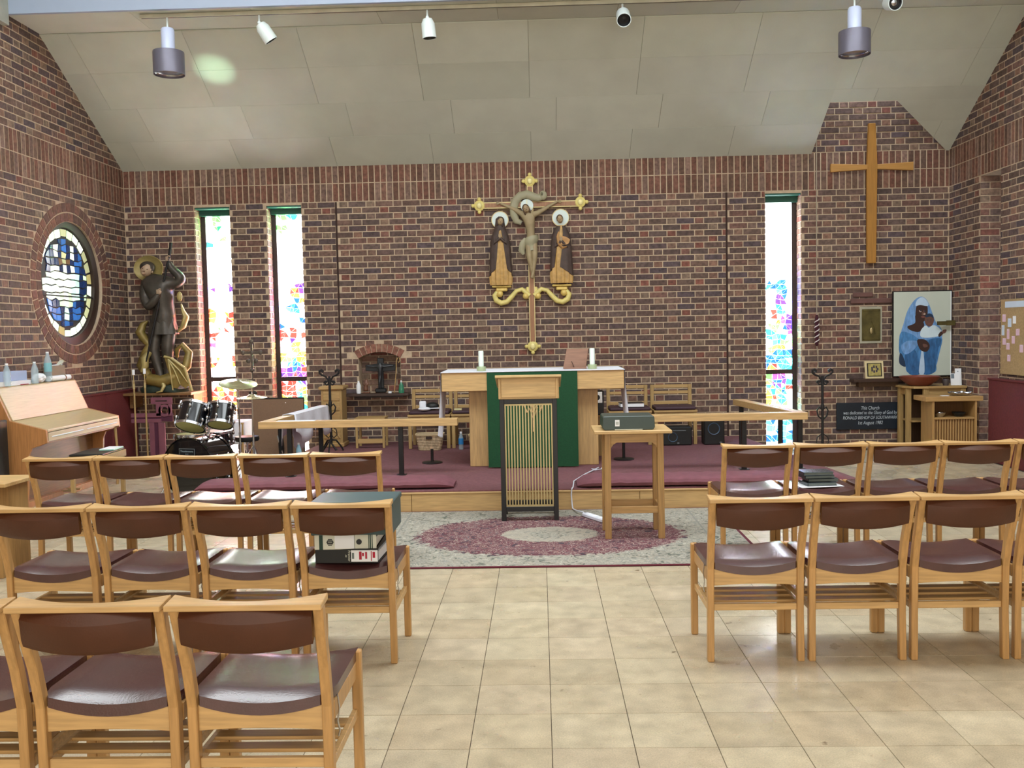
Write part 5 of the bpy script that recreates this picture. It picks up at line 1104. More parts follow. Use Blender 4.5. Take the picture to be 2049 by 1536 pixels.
t = thing('black_bowl', 'shallow black bowl on the middle shelf of the shelf unit', 'bowl', (4.77, 10.84, .463)); MB().lathe([(0, 0), (.04, 0), (.068, .03), (.078, .05), (.072, .05), (.04, .012), (0, .01)], n=24).build('bowl', BLK, t, smooth=True)
# cork board and red boards
t = thing('cork_board', 'cork noticeboard with pink notes on the right wall', 'noticeboard', (4.985, 9.62, 1.37), -PI / 2)
CK = mat('cork', '#a58a62', rough=.9, var=.14, scale=60, bump=.3); B('board', CK, t, -.70, .70, -.005, .018, -.40, .40); PK = mat('pink_note', '#d9b8c8', rough=.8, var=.03); BLN = mat('pale_blue_note', '#c5d3e6', rough=.8, var=.03)
B('header_strip', BLN, t, -.60, -.10, -.009, -.005, .31, .375, bevel=0)
for i, (u, v, w_, h_, m) in enumerate(((-.62, .20, .07, .08, PK), (-.50, .15, .07, .09, BLN), (-.64, .07, .055, .11, BLN), (-.53, .03, .05, .11, PK), (-.61, -.05, .07, .07, PK), (-.53, -.10, .065, .07, PK), (-.51, -.225, .065, .07, PK), (-.42, -.03, .06, .08, PK), (-.40, .18, .06, .08, PAPER), (-.33, .05, .07, .07, PK), (-.25, -.12, .07, .08, PK), (-.15, .1, .07, .07, BLN))):
    o = B('note', m, t, u - w_ / 2, u + w_ / 2, -.009 - .0004 * (i % 3), -.006, v - h_ / 2, v + h_ / 2, bevel=0); MB().ell((u, -.011, v + h_ * .4), (.005, .004, .005), n=6, m=4).build('pin', WHITE, t)
for nm, x0, x1, y0, y1, l in (('radiator_cover', 4.93, 5.012, 7.4, 10.48, 'maroon board cover along the foot of the right wall below the noticeboard'), ('radiator_cover', -5.152, -5.08, 9.95, 11.66, 'maroon board cover along the foot of the left wall behind the piano')):
    t = thing(nm, l, 'wall panel', (0, 0, 0), 0, 'maroon wall boards'); n = max(1, round((y1 - y0) / 1.05))
    for k in range(n): B('board', REDBOARD, t, x0, x1, y0 + (y1 - y0) * k / n + .002, y0 + (y1 - y0) * (k + 1) / n - .002, .0, .90, bevel=.003)
    B('top_edge', REDBOARD, t, x0 - (.01 if x0 > 0 else 0), x1 + (.01 if x0 < 0 else 0), y0, y1, .90, .918)
# ------------------------------------------------ piano
pn = thing('upright_piano', 'light wood upright piano with closed lid against the left wall', 'piano', (0, 0, 0)); PM = wood('piano_side_wood', '#b07a4a', axis=2, rough=.35); PL = wood('piano_pale_wood', '#bda67e', axis=1, rough=.35, var=.08)
side = [(-5.13, 0), (-5.13, 1.12), (-4.955, 1.12), (-4.825, .815), (-4.50, .728), (-4.49, .61), (-4.56, .585), (-4.64, .56), (-4.665, .50), (-4.70, .05), (-4.70, 0)]
for a, b in ((8.37, 8.40), (9.83, 9.86)): MB().prism(side, a, b, ax=1).build('side_cheek', PM, pn, bevel=.003)
MB().prism([(-5.13, 1.09), (-5.13, 1.118), (-4.955, 1.118), (-4.955, 1.09)], 8.40, 9.83, ax=1).build('top_lid', PL, pn); MB().prism([(-4.965, 1.112), (-4.945, 1.112), (-4.815, .815), (-4.84, .812)], 8.402, 9.828, ax=1).build('music_panel', PL, pn, bevel=.003)
MB().prism([(-4.84, .785), (-4.83, .815), (-4.495, .728), (-4.495, .705)], 8.402, 9.828, ax=1).build('fallboard', PL, pn, bevel=.003); B('key_slip', PL, pn, -4.515, -4.49, 8.402, 9.828, .62, .700); 
for a, b in ((8.45, 9.05), (9.12, 9.78)): B('slip_bead', WHITE, pn, -4.490, -4.484, a, b, .655, .665)
B('key_bed', PM, pn, -4.80, -4.515, 8.402, 9.828, .60, .62); B('lower_panel', wood('piano_lower', '#7d5a38', axis=1, rough=.4), pn, -4.80, -4.78, 8.402, 9.828, .04, .60); B('toe_rail', PM, pn, -4.80, -4.72, 8.402, 9.828, 0, .06); B('back_frame', PM, pn, -5.125, -5.08, 8.402, 9.828, 0, 1.09)
MB().tube([(-4.52, 9.80, .61), (-4.51, 9.80, .45), (-4.50, 9.80, .25), (-4.52, 9.80, .0)], [.016, .013, .011, .014], 8).build('front_leg', PALEOAKV, pn, smooth=True)
for k in range(2): B('pedal', BRASS, pn, -4.74, -4.60, 9.05 + k * .1, 9.08 + k * .1, .05, .065)
st = thing('piano_stool', 'oak piano stool with a black top in front of the piano', 'stool', (-4.22, 8.75, 0), .05)
B('box_seat', PALEOAK, st, -.16, .17, -.27, .27, .40, .465); MB().box(-.15, .16, -.26, .26, .465, .485).build('padded_top', BLK, st, bevel=.008, seg=2)
for x in (-.13, .14):
    for y in (-.24, .24): B('leg', PALEOAKV, st, x - .018, x + .018, y - .018, y + .018, 0, .40)
t = thing('music_book', 'pale green music book lying on the piano stool', 'book', (-4.13, 8.86, .487), .05); B('cover', mat('pale_green_cover', '#a9d6c8', rough=.4), t, -.07, .07, -.12, .12, 0, .012); B('page_block', PAPER, t, -.068, .066, -.118, .118, .012, .014, bevel=0)
# things on the piano
PBL = mat('pale_blue_paper', '#a9b9dc', rough=.7, var=.04)
t = thing('paper_pile', 'stack of pale blue and white folders on the near end of the piano top', 'papers', (-5.00, 8.77, 1.120)); B('folder', PBL, t, -.09, .02, -.20, .20, .045, .135); B('sheets', PAPER, t, -.10, .035, -.22, .24, 0, .043); B('red_booklet', REDM, t, .02, .045, .05, .18, .001, .008)
t = thing('crumpled_paper', 'crumpled white paper between the bottles on the piano', 'paper', (-4.985, 9.20, 1.120)); mb = MB(); rs = []
for k in range(7): th = PI * (.02 + .96 * k / 6); rs.append([((.05 + .012 * math.sin(5 * a + k * 2)) * math.sin(th) * math.cos(a), (.09 + .02 * math.sin(3 * a + k)) * math.sin(th) * math.sin(a), .05 - (.048) * math.cos(th)) for a in [2 * PI * i / 14 for i in range(14)]])
mb.rings(rs).build('sheet', PAPER, t)
t = thing('paper_roll', 'long white paper roll lying along the far end of the piano top', 'paper', (-5.0, 9.62, 1.150)); MB().cyl((0, -.22, 0), (0, .20, 0), .028, n=18).build('roll', PAPER, t, smooth=True); MB().cyl((0, .08, 0), (0, .10, 0), .0295, n=18).build('brown_band', mat('brown_tape', '#7a4a35', rough=.6), t)
t = thing('letter_tray', 'grey brown open tray holding papers at the far end of the piano', 'tray', (-5.07, 9.66, 1.118)); TR = mat('taupe_card', '#85735f', rough=.7)
B('tray_side', TR, t, .03, .036, -.14, .15, .06, .16); B('tray_side', TR, t, -.045, -.039, -.14, .15, .06, .16); B('tray_base', TR, t, -.045, .036, -.14, .15, .0, .062); MB().box(-.03, .03, -.15, .12, .155, .165, Matrix.Rotation(.05, 4, 'X')).build('papers', PAPER, t); MB().box(-.01, .03, .12, .22, .10, .12, Matrix.Rotation(.5, 4, 'X')).build('pamphlet', CREAM, t)
t = thing('amplifier_cabinet', 'black cabinet edge standing at the near side of the piano', 'speaker', (-4.985, 8.10, 0)); B('cabinet', BLK, t, -.2, .212, -.14, .14, 0, .84, bevel=.01); B('grille', DARK, t, -.17, .18, -.146, -.14, .08, .78)
t = thing('low_side_table', 'low wooden table cut off by the left photo edge beside the far chairs', 'table', (-3.66, 6.10, 0)); MB().box(-.25, .205, -.2, .2, .60, .625).build('table_top', OAK, t, bevel=.003); B('end_panel', TEAKV, t, .12, .145, -.17, .17, 0, .60); B('end_panel', TEAKV, t, -.2, -.175, -.17, .17, 0, .60); B('stretcher', TEAK, t, -.175, .12, -.01, .01, .15, .21)
# ------------------------------------------------ statue of the armoured saint
t = thing('wall_shelf', 'narrow oak shelf carrying the armoured saint in the left corner', 'shelf', (-4.66, 11.50, .845)); B('board', wood('shelf_oak_dark', '#7a5a38', axis=0), t, -.42, .42, -.24, .19, 0, .03); B('bracket', MT['shelf_oak_dark'], t, -.40, -.36, -.1, .19, -.16, 0); B('bracket', MT['shelf_oak_dark'], t, .36, .40, -.1, .19, -.16, 0)
sg = thing('saint_statue', 'tall carved statue of a haloed armoured saint with raised lance trampling a golden dragon', 'statue', (-4.63, 11.46, .876)); sg.scale = (1.16, 1.1, 1.0)
ARM = mat('dark_armour', '#4a433c', rough=.42, metal=.35, var=.22, scale=12); GRNB = mat('dark_green_rock', '#27352c', rough=.6, var=.3, scale=8); DG = mat('old_gold_paint', '#85703a', rough=.42, metal=.25, var=.25, scale=10); PGD = mat('pale_gold_paint', '#ab9860', rough=.42, metal=.2, var=.2, scale=10); SKS = mat('painted_flesh', '#b59a80', rough=.5)
mb = MB(); rs = []
for k, (z, f) in enumerate(((0, 1), (.05, 1.04), (.09, .9), (.11, .6))): rs.append([((.24 + .02 * math.sin(4 * a)) * f * math.cos(a), (.15 + .015 * math.sin(5 * a)) * f * math.sin(a), z + .012 * math.sin(3 * a)) for a in [2 * PI * i / 26 for i in range(26)]])
mb.rings(rs).build('rock_base', GRNB, sg, smooth=True)
vs = [(.0, 0, .86), (.03, -.01, 1.02), (.0, -.02, 1.18), (-.03, -.02, 1.32), (-.10, -.03, 1.43),                   # 0-4 pelvis..neck
      (-.15, -.02, 1.32), (-.165, -.05, 1.17), (-.10, -.12, 1.03), (-.02, -.14, 1.13), (.03, -.14, 1.22),      # 5-9 near arm folded over the chest
      (.09, -.02, 1.34), (.21, -.03, 1.33), (.235, -.05, 1.40), (.13, -.06, 1.52), (.11, -.07, 1.60),          # 10-14 raised arm
      (-.06, -.01, .78), (-.10, -.05, .52), (-.05, -.05, .30), (.0, -.08, .10), (.07, -.02, .78), (.06, -.06, .52), (.05, -.03, .30), (.04, -.06, .09)]
es = [(0, 1), (1, 2), (2, 3), (3, 4), (3, 5), (5, 6), (6, 7), (7, 8), (8, 9), (3, 10), (10, 11), (11, 12), (12, 13), (13, 14), (0, 15), (15, 16), (16, 17), (17, 18), (0, 19), (19, 20), (20, 21), (21, 22)]
skin('body', vs, es, [.12, .105, .14, .125, .05, .08, .06, .055, .045, .030, .085, .068, .062, .045, .028, .09, .065, .05, .035, .085, .068, .052, .036], ARM, sg)
mb = MB(); rs = []
for k in range(8):
    z = .92 - k * .03; rs.append([((.125 + .005 * k + .006 * math.sin(9 * a)) * math.cos(a) + .005, (.10 + .004 * k + .006 * math.sin(9 * a)) * math.sin(a) - .01, z) for a in [2 * PI * i / 45 for i in range(45)]])
mb.rings(rs).build('armour_skirt', ARM, sg, smooth=True); MB().rings([[(r_ * math.cos(a) + .015, .8 * r_ * math.sin(a) - .01, z) for a in [2 * PI * i / 24 for i in range(24)]] for r_, z in ((.118, .91), (.124, .93), (.12, .95))]).build('belt', mat('bronze_belt', '#6b5c40', rough=.4, metal=.4), sg, smooth=True)
head(sg, -.12, -.07, 1.50, .085, SKS, ARM, .35, False); MB().ell((-.125, -.04, 1.535), (.078, .085, .072)).build('helmet', ARM, sg, smooth=True)
MB().rings([[(-.13 + r_ * math.cos(2 * PI * i / 36), yy, 1.52 + r_ * math.sin(2 * PI * i / 36)) for i in range(36)] for r_, yy in ((.02, .03), (.115, .025), (.155, -.01), (.16, 0), (.12, .045), (.02, .05))], cap=False).build('halo', PGD, sg, smooth=True)
MB().tube([(.155, -.09, 1.82), (.13, -.09, 1.66), (.0, -.13, 1.02), (-.09, -.17, .56), (-.13, -.17, .38)], [.016, .014, .012, .012, .006], 8).build('lance', BLACKIRON, sg)
for cx_, cy_, cz_, nm in ((.115, -.085, 1.625, 'hand'), (.03, -.155, 1.225, 'hand')):
    mb = MB(); mb.ell((cx_, cy_, cz_), (.026, .020, .034))
    for k in range(4): mb.tube([(cx_ - .02, cy_ - .01, cz_ - .02 + k * .013), (cx_ - .012, cy_ - .028, cz_ - .02 + k * .013), (cx_ + .012, cy_ - .026, cz_ - .02 + k * .013)], [.007, .007, .005], 6)
    mb.tube([(cx_ + .012, cy_, cz_ + .02), (cx_ + .022, cy_ - .018, cz_ + .032), (cx_ + .01, cy_ - .03, cz_ + .034)], [.008, .007, .005], 6); mb.build(nm, SKS, sg, smooth=True)
MB().ell((.185, .01, 1.17), (.030, .02, .062)).build('shield_boss', PGD, sg, smooth=True)
MB().tube([(-.16, -.06, .20), (-.22, -.07, .34), (-.17, -.07, .48), (-.13, -.05, .58), (-.20, -.02, .66), (-.25, 0, .74), (-.22, .02, .84), (-.17, .02, .88)], [.05, .055, .05, .045, .05, .052, .035, .012], 10).build('dragon_neck', DG, sg, smooth=True)
MB().tube([(-.14, -.10, .17), (.0, -.11, .13), (.14, -.10, .19), (.25, -.04, .32), (.27, -.01, .48), (.20, 0, .58), (.14, 0, .52), (.13, .02, .42)], [.07, .08, .07, .05, .042, .035, .03, .015], 10).build('dragon_body', DG, sg, smooth=True)
MB().tube([(.16, .0, .74), (.22, -.01, .80), (.25, 0, .92), (.22, .0, 1.0), (.20, .01, 1.08)], [.018, .045, .05, .028, .012], 9, flat=.6).build('dragon_tail', PGD, sg, smooth=True)
MB().tube([(-.12, -.10, .50), (-.16, -.13, .42), (-.15, -.15, .33), (-.19, -.15, .26)], [.034, .045, .038, .018], 9).build('dragon_head', PGD, sg, smooth=True)
mb = MB()
for pa, pb in (((.06, .44), (.13, .42)), ((.13, .42), (.27, .30)), ((.27, .30), (.34, .02))): mb.tube([(pa[0], -.16, pa[1]), (pb[0], -.165, pb[1])], [.018, .015], 7)
for e in ((.14, .03), (.22, .10), (.30, .12)): mb.tube([(.10, -.16, .41), (e[0] * .6 + .04, -.17, (e[1] + .41) / 2), (e[0], -.17, e[1])], [.012, .010, .006], 6)
mb.build('dragon_wing_bones', PGD, sg, smooth=True); MB().prism([(.06, .43), (.13, .42), (.26, .30), (.335, .03), (.30, .08), (.27, .05), (.22, .09), (.18, .05), (.13, .06), (.11, .2)], -.158, -.152, ax=1).build('dragon_wing', DG, sg)
MB().tube([(.02, -.14, .14), (.05, -.18, .08), (.03, -.20, .02), (-.02, -.21, .01)], [.028, .02, .014, .006], 7).build('dragon_claw', PGD, sg, smooth=True)
# ------------------------------------------------ processional torches
for x, y, h, l in ((-4.605, 10.50, 1.19, 'left of two thin gilt torch poles standing by the statue'), (-4.50, 10.55, 1.20, 'right of two thin gilt torch poles standing by the statue')):
    t = thing('torch_pole', l, 'torch', (x, y, 0), 0, 'processional torches'); PG_ = mat('tarnished_gilt', '#9c8458', rough=.45, metal=.4)
    MB().tube([(0, 0, 0), (0, 0, h - .14)], .011, 8).build('pole', PG_, t); MB().tube([(0, 0, h - .22), (0, 0, h - .16)], .014, 8).build('collar', BRASS, t); MB().tube([(0, 0, h - .14), (0, 0, h - .06)], .006, 8).build('brass_pin', BRASS, t); MB().tube([(0, 0, h - .06), (0, 0, h)], .015, 10).build('white_candle_tube', WHITE, t); MB().lathe([(0, 0), (.05, 0), (.05, .01), (.015, .03), (0, .03)], n=16).build('base', PG_, t)
t = thing('processional_cross', 'tarnished ornate cross on a thin pole between the two left windows', 'cross', (-3.40, 11.0, 0)); TS = mat('tarnished_silver', '#5d534a', rough=.45, metal=.4, var=.3, scale=30)
MB().tube([(0, 0, 0), (0, 0, 1.17)], .008, 8).build('pole', TS, t); MB().ell((0, 0, 1.14), (.03, .03, .03)).build('knop', TS, t, smooth=True); B('cross_upright', TS, t, -.014, .014, -.008, .008, 1.17, 1.46); B('cross_arm', TS, t, -.10, .10, -.008, .008, 1.33, 1.365)
for x, z in ((-.105, 1.347), (.105, 1.347), (0, 1.475), (-.045, 1.25), (.045, 1.25), (0, 1.347)): MB().ell((x, 0, z), (.028, .012, .028)).build('cross_lobe', TS, t, smooth=True)
MB().lathe([(0, 0), (.12, 0), (.11, .02), (.02, .05), (0, .05)], n=18).build('base', TS, t); MB().ell((0, 0, .87), (.05, .03, .03)).build('clamp', BLACKIRON, t, smooth=True)
# pink cut-out board
PKB = mat('faded_pink_board', '#7d4a58', rough=.8, var=.12, scale=8); t = thing('cutout_cross_board', 'faded pink cut out wooden cross board below the saint shelf', 'board', (-4.66, 11.22, 0))
B('top_block', PKB, t, -.06, .20, -.01, .015, .745, .825); B('slot', MT['joint_sealant'], t, .0, .14, -.012, -.009, .775, .79, bevel=0); B('neck', PKB, t, .0, .06, -.01, .015, .60, .745); B('neck', PKB, t, .15, .19, -.01, .015, .60, .745)
MB().rings([[(.105 + r_ * math.cos(2 * PI * i / 28), yy, .665 + r_ * math.sin(2 * PI * i / 28)) for i in range(28)] for r_, yy in ((.075, -.01), (.045, -.01), (.045, .015), (.075, .015), (.075, -.01))], cap=False).build('ring', PKB, t)
B('cross_bar', PKB, t, -.31, .06, -.01, .015, .585, .635); B('cross_bar', PKB, t, -.31, .06, -.01, .015, .52, .565); B('cross_bar_panel', mat('deep_plum', '#4f2238', rough=.8), t, -.31, .2, .0, .018, .53, .63); B('stem', PKB, t, -.09, -.03, -.01, .015, 0, .52); B('stem', PKB, t, .02, .10, -.01, .015, 0, .52); B('stem_panel', MT['deep_plum'], t, -.05, .05, .0, .018, 0, .52)
# ------------------------------------------------ drum kit
def translucent(m):
    nt = m.node_tree; b = nt.nodes['Principled BSDF']; out = nt.nodes['Material Output']; t_ = nt.nodes.new('ShaderNodeBsdfTranslucent'); mx = nt.nodes.new('ShaderNodeMixShader'); mx.inputs[0].default_value = .6
    nt.links.new(b.inputs['Base Color'].links[0].from_socket, t_.inputs[0]); nt.links.new(b.outputs[0], mx.inputs[1]); nt.links.new(t_.outputs[0], mx.inputs[2]); nt.links.new(mx.outputs[0], out.inputs[0]); return m
DK = mat('black_drum_wrap', '#0b0c11', rough=.12, coat=.6); HD = translucent(mat('coated_drumhead', '#e2e2a8', rough=.5, var=.05)); CYM = mat('cymbal_bronze', '#b8b08a', rough=.25, metal=.75, var=.15, scale=20)
kit = thing('drum_kit', 'black drum kit with chrome hardware beside the left kneeler', 'drum kit', (-3.33, 8.80, 0))
def drum(nm, c, r, h, T, head_m=HD, lugs=6, stripe=False):
    Tm = Matrix.Translation(c) @ T
    d = MB().rings([[tuple(Tm @ Vector((q * math.cos(2 * PI * i / 28), q * math.sin(2 * PI * i / 28), zz))) for i in range(28)] for q, zz in ((r - .006, 0), (r, 0), (r, h), (r - .006, h), (r - .006, 0))], cap=False).build(nm, DK, kit, smooth=True)
    def sub(mb, n_, m): o = mb.build(n_, m, None, smooth=True); o.parent = d; return o
    for z in (0, h): sub(MB().rings([[tuple(Tm @ Vector((q * math.cos(2 * PI * i / 28), q * math.sin(2 * PI * i / 28), zz))) for i in range(28)] for q, zz in ((r, z - .012), (r + .008, z - .012), (r + .008, z + .012), (r - .004, z + .012))], cap=False), 'hoop', STEEL if nm != 'bass_drum' else DK)
    sub(MB().lathe([(0, -.006), (r - .006, -.006), (r - .006, -.001), (0, -.001)], n=28, T=Tm), 'drumhead', head_m); sub(MB().lathe([(0, h + .001), (r - .006, h + .001), (r - .006, h + .006), (0, h + .006)], n=28, T=Tm), 'drumhead', head_m if nm != 'bass_drum' else DK)
    for i in range(lugs):
        a = 2 * PI * (i + .5) / lugs
        for z in (h * .25, h * .75): sub(MB().ell(tuple(Tm @ Vector(((r + .01) * math.cos(a), (r + .01) * math.sin(a), z))), (.014, .014, .020), n=8, m=6), 'lug', STEEL)
        sub(MB().tube([tuple(Tm @ Vector(((r + .012) * math.cos(a), (r + .012) * math.sin(a), z))) for z in (-.014, .03)], .006, 6), 'tension_rod', STEEL); sub(MB().tube([tuple(Tm @ Vector(((r + .012) * math.cos(a), (r + .012) * math.sin(a), z))) for z in (h - .03, h + .016)], .007, 6), 'tension_rod', STEEL)
    return d
RX_ = Matrix.Rotation
bd = drum('bass_drum', (-.03, -.02, .30), .285, .33, RX_(math.radians(18), 4, 'Z').inverted() @ RX_(-PI / 2, 4, 'X'), DK, 8)
nrm = Vector((math.sin(math.radians(-18)) * 1, -math.cos(math.radians(18)), 0)); cb = Vector((-.03, -.02, .30)) + nrm * .012; tx = Vector((math.cos(math.radians(18)), -math.sin(math.radians(18)), 0))
def badge(x0, x1, z0, z1, d, m, nm):
    vs = [tuple(cb + tx * x + Vector((0, 0, z)) + nrm * dd) for dd in (0, d) for x, z in ((x0, z0), (x1, z0), (x1, z1), (x0, z1))]
    return MB().add(vs, [(0, 3, 2, 1), (4, 5, 6, 7), (0, 1, 5, 4), (1, 2, 6, 5), (2, 3, 7, 6), (3, 0, 4, 7)]).build(nm, m, bd)
badge(-.09, .09, .12, .19, .002, MT['grey_badge'], 'badge_border'); badge(-.085, .085, .125, .185, .003, mat('navy_badge', '#0d1720', rough=.3), 'badge')
for s_, z, sz in (('Thunderstone', .163, .026), ('drums', .138, .014)): o = text('badge_lettering', s_, sz, tuple(cb + Vector((0, 0, z)) + nrm * .0035), (PI / 2, 0, -math.radians(18)), mat('badge_letters', '#8fa0a8', rough=.5), bd)
T1 = RX_(math.radians(-24), 4, 'X') @ RX_(math.radians(4), 4, 'Y'); T1b = RX_(math.radians(-20), 4, 'X') @ RX_(math.radians(-3), 4, 'Y')
drum('tom_drum', (-.005, .0, .695), .135, .215, RX_(math.radians(7), 4, 'Y') @ RX_(math.radians(-29), 4, 'X')); drum('tom_drum', (.275, .02, .71), .115, .19, RX_(math.radians(-27), 4, 'X'))
drum('floor_tom', (-.13, .38, .20), .165, .38, Matrix.Identity(4)); drum('snare_drum', (.10, .50, .47), .13, .13, RX_(math.radians(5), 4, 'X'), mat('pinkish_drumhead', '#c7a79a', rough=.5))
MB().tube([(.12, .12, .49), (.13, .12, .66), (.13, .12, .80)], .012, 8).build('tom_post', STEEL, kit); MB().tube([(.04, .08, .76), (.13, .12, .74), (.22, .10, .76)], .010, 8).build('tom_arm', STEEL, kit, smooth=True)
MB().ell((.13, .11, .74), (.022, .022, .028)).build('clamp', STEEL, kit, smooth=True); MB().ell((.13, .10, .60), (.022, .022, .025)).build('clamp', STEEL, kit, smooth=True)
for a in (0, 2.1, 4.2): MB().tube([(-.13 + .175 * math.cos(a - 1.2), .38 + .175 * math.sin(a - 1.2), .42), (-.13 + .18 * math.cos(a - 1.2), .38 + .18 * math.sin(a - 1.2), 0)], .007, 6).build('leg', STEEL, kit)
for s in (-1, 1): MB().tube([(-.03 + s * .22, .10, .22), (-.03 + s * .30, -.02, .01)], .008, 6).build('spur', STEEL, kit)
def cymbal(x, y, z, r, tilt, rot, label, foot, z0=0.0):
    t = thing('cymbal_stand', label, 'cymbal', (x, y, z0), 0, 'cymbal stands'); z -= z0; T = RX_(rot, 4, 'Z') @ RX_(tilt, 4, 'X')
    MB().lathe([(.004, .022), (.03, .020), (.045, .008), (r * .6, .002), (r, -.010), (r, -.012), (r * .6, 0), (.045, .005), (.004, .018)], c=(0, 0, z), n=36, T=T).build('cymbal', CYM, t, smooth=True)
    MB().tube([(0, 0, .12), (0, 0, z + .06)], .007, 7).build('pole', STEEL, t); MB().ell((0, 0, z + .03), (.012, .012, .012)).build('wing_nut', STEEL, t); MB().tube([(0, 0, .12), (0, 0, z * .55)], .011, 8).build('lower_tube', STEEL, t)
    for a in foot: MB().tube([(0, 0, .30), (.18 * math.cos(a), .18 * math.sin(a), 0.006)], .007, 6).build('leg', STEEL, t)
    return t
cymbal(-2.975, 9.15, 1.085, .185, math.radians(14), .5, 'crash cymbal tilted on its chrome stand left of the board', (1.2, 3.0, 5.0))
cymbal(-2.80, 9.02, .955, .145, math.radians(2), 0, 'flat bright cymbal on a stand in front of the brown board', (1.3, 3.4, 5.3), .187)
t = thing('snare_stand', 'pinkish drum seat cushion behind the toms', 'stool', (-3.16, 9.95, 0)); MB().lathe([(0, .42), (.12, .42), (.13, .44), (.125, .47), (0, .475)], n=22).build('seat', BLK, t, smooth=True); MB().tube([(0, 0, .1), (0, 0, .42)], .014, 8).build('post', STEEL, t)
for a in (.5, 2.6, 4.7): MB().tube([(0, 0, .2), (.16 * math.cos(a), .16 * math.sin(a), 0.006)], .008, 6).build('leg', STEEL, t)
t = thing('gig_bag', 'narrow black bag leaning by the brown board', 'bag', (-2.93, 10.45, 0)); MB().tube([(.0, 0, .05), (0, 0, .3), (-.01, .0, .48), (.02, 0, .60)], [.05, .06, .045, .012], 10, flat=.5).build('bag', BLK, t, smooth=True); MB().tube([(-.03, -.04, .42), (.02, -.04, .22)], .010, 6).build('strap', STEEL, t)
# white table, brown board, draped cloth
t = thing('cloth_table', 'small table under a white cloth behind the drum kit', 'table', (-3.74, 11.15, 0)); B('table_top', PALEOAK, t, -.21, .21, -.15, .25, .50, .52)
for x in (-.19, .19):
    for y in (-.13, .23): B('leg', PALEOAKV, t, x - .015, x + .015, y - .015, y + .015, 0, .50)
mb = MB(); rs = []
for k in range(7):
    f = k / 6; rs.append([((.215 + .015 * f * math.sin(9 * a)) * (abs(math.cos(a)) ** .25) * (1 if math.cos(a) > 0 else -1), .05 + (.205 + .012 * f * math.sin(8 * a)) * (abs(math.sin(a)) ** .25) * (1 if math.sin(a) > 0 else -1), .526 - .26 * f) for a in [2 * PI * i / 48 + .02 for i in range(48)]])
rs = [[(p[0] * .02, .05 + (p[1] - .05) * .02, .527) for p in rs[0]]] + rs; o = mb.rings(rs, cap=False).build('cloth', WHITECLOTH, None, smooth=True, loc=(-3.74, 11.15, 0)); s = o.modifiers.new('thick', 'SOLIDIFY'); s.thickness = .003; s.offset = 1; tag(o, 'white tablecloth over the small table behind the drums', 'tablecloth')
t = thing('display_board', 'brown fabric display board with black top edge leaning below the second window', 'board', (-3.02, 10.62, .002)); Tb = Matrix.Rotation(math.radians(-4), 4, 'X'); B('panel', mat('brown_felt', '#7d624e', rough=.95, var=.05, scale=60), t, -.30, .30, -.006, .012, 0, .815, T=Tb); B('edge_strip', DARK, t, -.305, .305, -.008, .014, .815, .832, T=Tb); B('edge_strip', DARK, t, .300, .308, -.008, .014, 0, .815, T=Tb); MB().ell((.11, -.058 * 0 - .012, .775), (.006, .004, .006), n=6, m=4).build('pin', WHITE, t)
mb = MB(); n = 22; A_, B_ = Vector((-2.595, 9.55, 0)), Vector((-2.505, 10.70, 0)); rows = []
prof = [(-.075, .30), (-.072, .45), (-.066, .60), (-.060, .725), (-.03, .729), (0, .731), (.03, .729), (.060, .725), (.066, .62), (.070, .50), (.072, .40)]
for j, (dx, z) in enumerate(prof):
    row = []
    for i in range(n + 1):
        f = i / n; p = A_.lerp(B_, f); hang = max(0, .725 - z); row.append((p.x + dx + hang * .06 * math.sin(i * .9) * (1 if dx > 0 else -1), p.y, z + (hang * .5 * (.5 + .5 * math.sin(i * .45 + (0 if dx < 0 else 2)))) * (1 if hang > 0 else 0)))
    rows.append(row)
vs = [p for r in rows for p in r]; fs = [(r * (n + 1) + i, r * (n + 1) + i + 1, (r + 1) * (n + 1) + i + 1, (r + 1) * (n + 1) + i) for r in range(len(prof) - 1) for i in range(n)]
o = mb.add(vs, fs).build('draped_cloth', WHITECLOTH, None, smooth=True); s = o.modifiers.new('thick', 'SOLIDIFY'); s.thickness = .004; s.offset = 1; tag(o, 'white cloth draped over the left side rail near the iron stand', 'cloth')
tag(MB().box(-.23, .14, -.045, .06, 0, .002).build('paper_sheet', PAPER, None, loc=(-2.30, 8.90, .7225)), 'white paper lying on the left end of the front altar rail', 'paper')
bottle('water_bottle', 'clear bottle on the carpet behind the left altar rail', (-2.56, 9.78, .187), pet(.22, .03), glass('bright_bottle', '#a9dcf2', alpha=.8), WHITE, (.013, .205, .225))
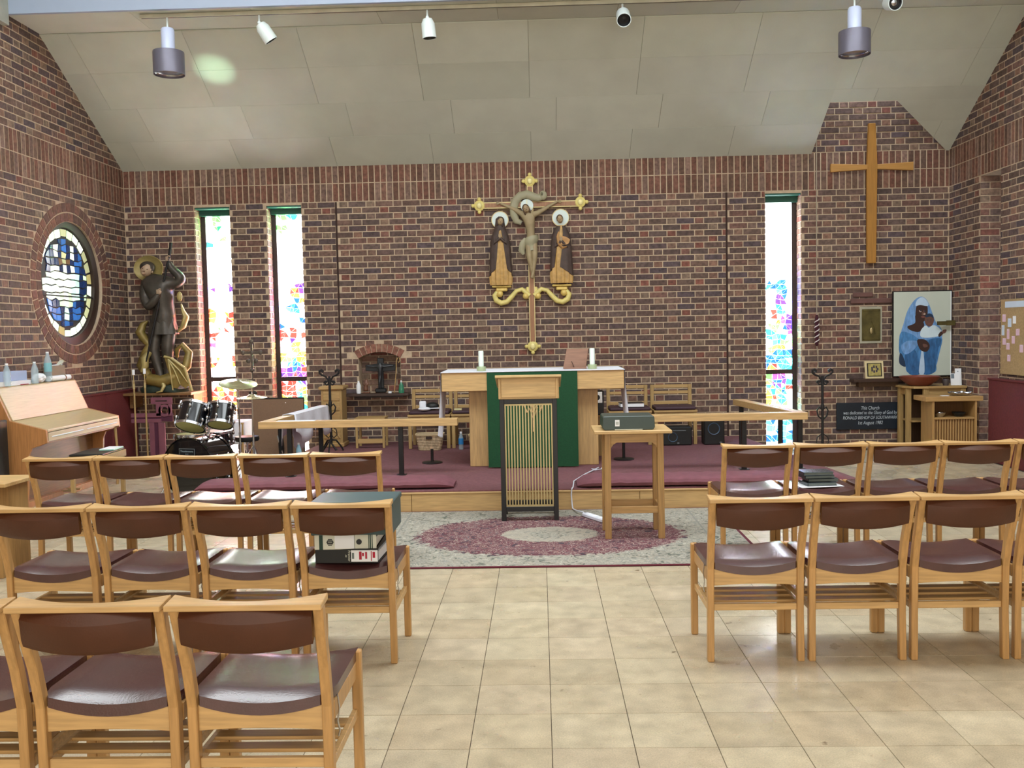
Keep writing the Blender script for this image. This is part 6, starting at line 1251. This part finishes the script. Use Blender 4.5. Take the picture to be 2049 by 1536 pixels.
# ------------------------------------------------ ceiling track and lamps
t = thing('lighting_track', 'long white lighting track under the ceiling', 'track', (0, 9.36, 4.715)); B('track_bar', mat('ivory_track', '#c9c4ad', rough=.5), t, -3.88, 4.3, -.02, .02, -.022, .014); B('track_groove', DARK, t, -3.87, 4.29, -.006, .006, -.0235, -.021, bevel=0)
LIV = mat('pale_lavender_enamel', '#ccd6f2', rough=.3, var=.02); LW = mat('white_enamel', '#dfe9e8', rough=.3, var=.02); BULB = mat('bulb_glass', '#e8e2c0', rough=.1, metal=.6)
for x, l in ((-3.615, 'left pendant downlighter with white neck and grey drum shade'), (3.10, 'right pendant downlighter with white neck and grey drum shade')):
    t = thing('pendant_lamp', l, 'lamp', (x, 9.36, 4.14), 0, 'pendant downlighters'); MB().lathe([(0, .215), (.065, .215), (.065, .43), (.055, .45), (0, .452)], n=24).build('neck', LIV, t, smooth=True)
    MB().lathe([(0, .225), (.148, .222), (.150, .21), (.150, 0), (.146, 0), (.144, .14), (.06, .19), (0, .19)], n=36).build('drum_shade', BLUEGREY, t, smooth=True); MB().tube([(0, 0, .45), (0, 0, .565)], .010, 8).build('stem', LW, t); MB().ell((0, 0, .10), (.05, .05, .05)).build('bulb', BULB, t, smooth=True); MB().lathe([(.14, .03), (.142, .02), (.11, .05), (.085, .10), (.08, .10), (.10, .05)], n=28).build('reflector', STEEL, t, smooth=True)
for x, ax_, l in ((-2.70, (.55, .25), 'white spotlight beside the left pendant, tilted to the right'), (-1.04, (.08, .05), 'white spotlight on the track, second from the left, pointing down'), (.865, (0, -.85), 'white spotlight facing the camera with a black mouth near the middle right'), (3.40, (.35, -1.25), 'white spotlight right of the right pendant turned towards the hall')):
    t = thing('spotlight', l, 'spotlight', (x, 9.36, 4.69), 0, 'track spotlights'); MB().tube([(0, 0, 0), (0, 0, -.07)], .010, 8).build('stem', LW, t); MB().ell((0, 0, -.07), (.018, .018, .018)).build('joint', LW, t, smooth=True)
    T = Matrix.Translation((0, 0, -.07)) @ RX_(-ax_[0], 4, 'Y') @ RX_(ax_[1], 4, 'X') @ RX_(PI, 4, 'X')
    MB().lathe([(0, .0), (.045, .015), (.066, .06), (.070, .20), (.064, .20), (.06, .15), (0, .15)], n=28, T=T).build('housing', LW, t, smooth=True); MB().lathe([(0, .152), (.058, .152), (.062, .196), (.050, .170), (0, .168)], n=28, T=T).build('black_baffle', DARK, t, smooth=True)
    MB().lathe([(0, .169), (.028, .172), (.0, .180)], n=18, T=T).build('lamp_lens', STEEL if ax_[1] < -1 else DARK, t, smooth=True)
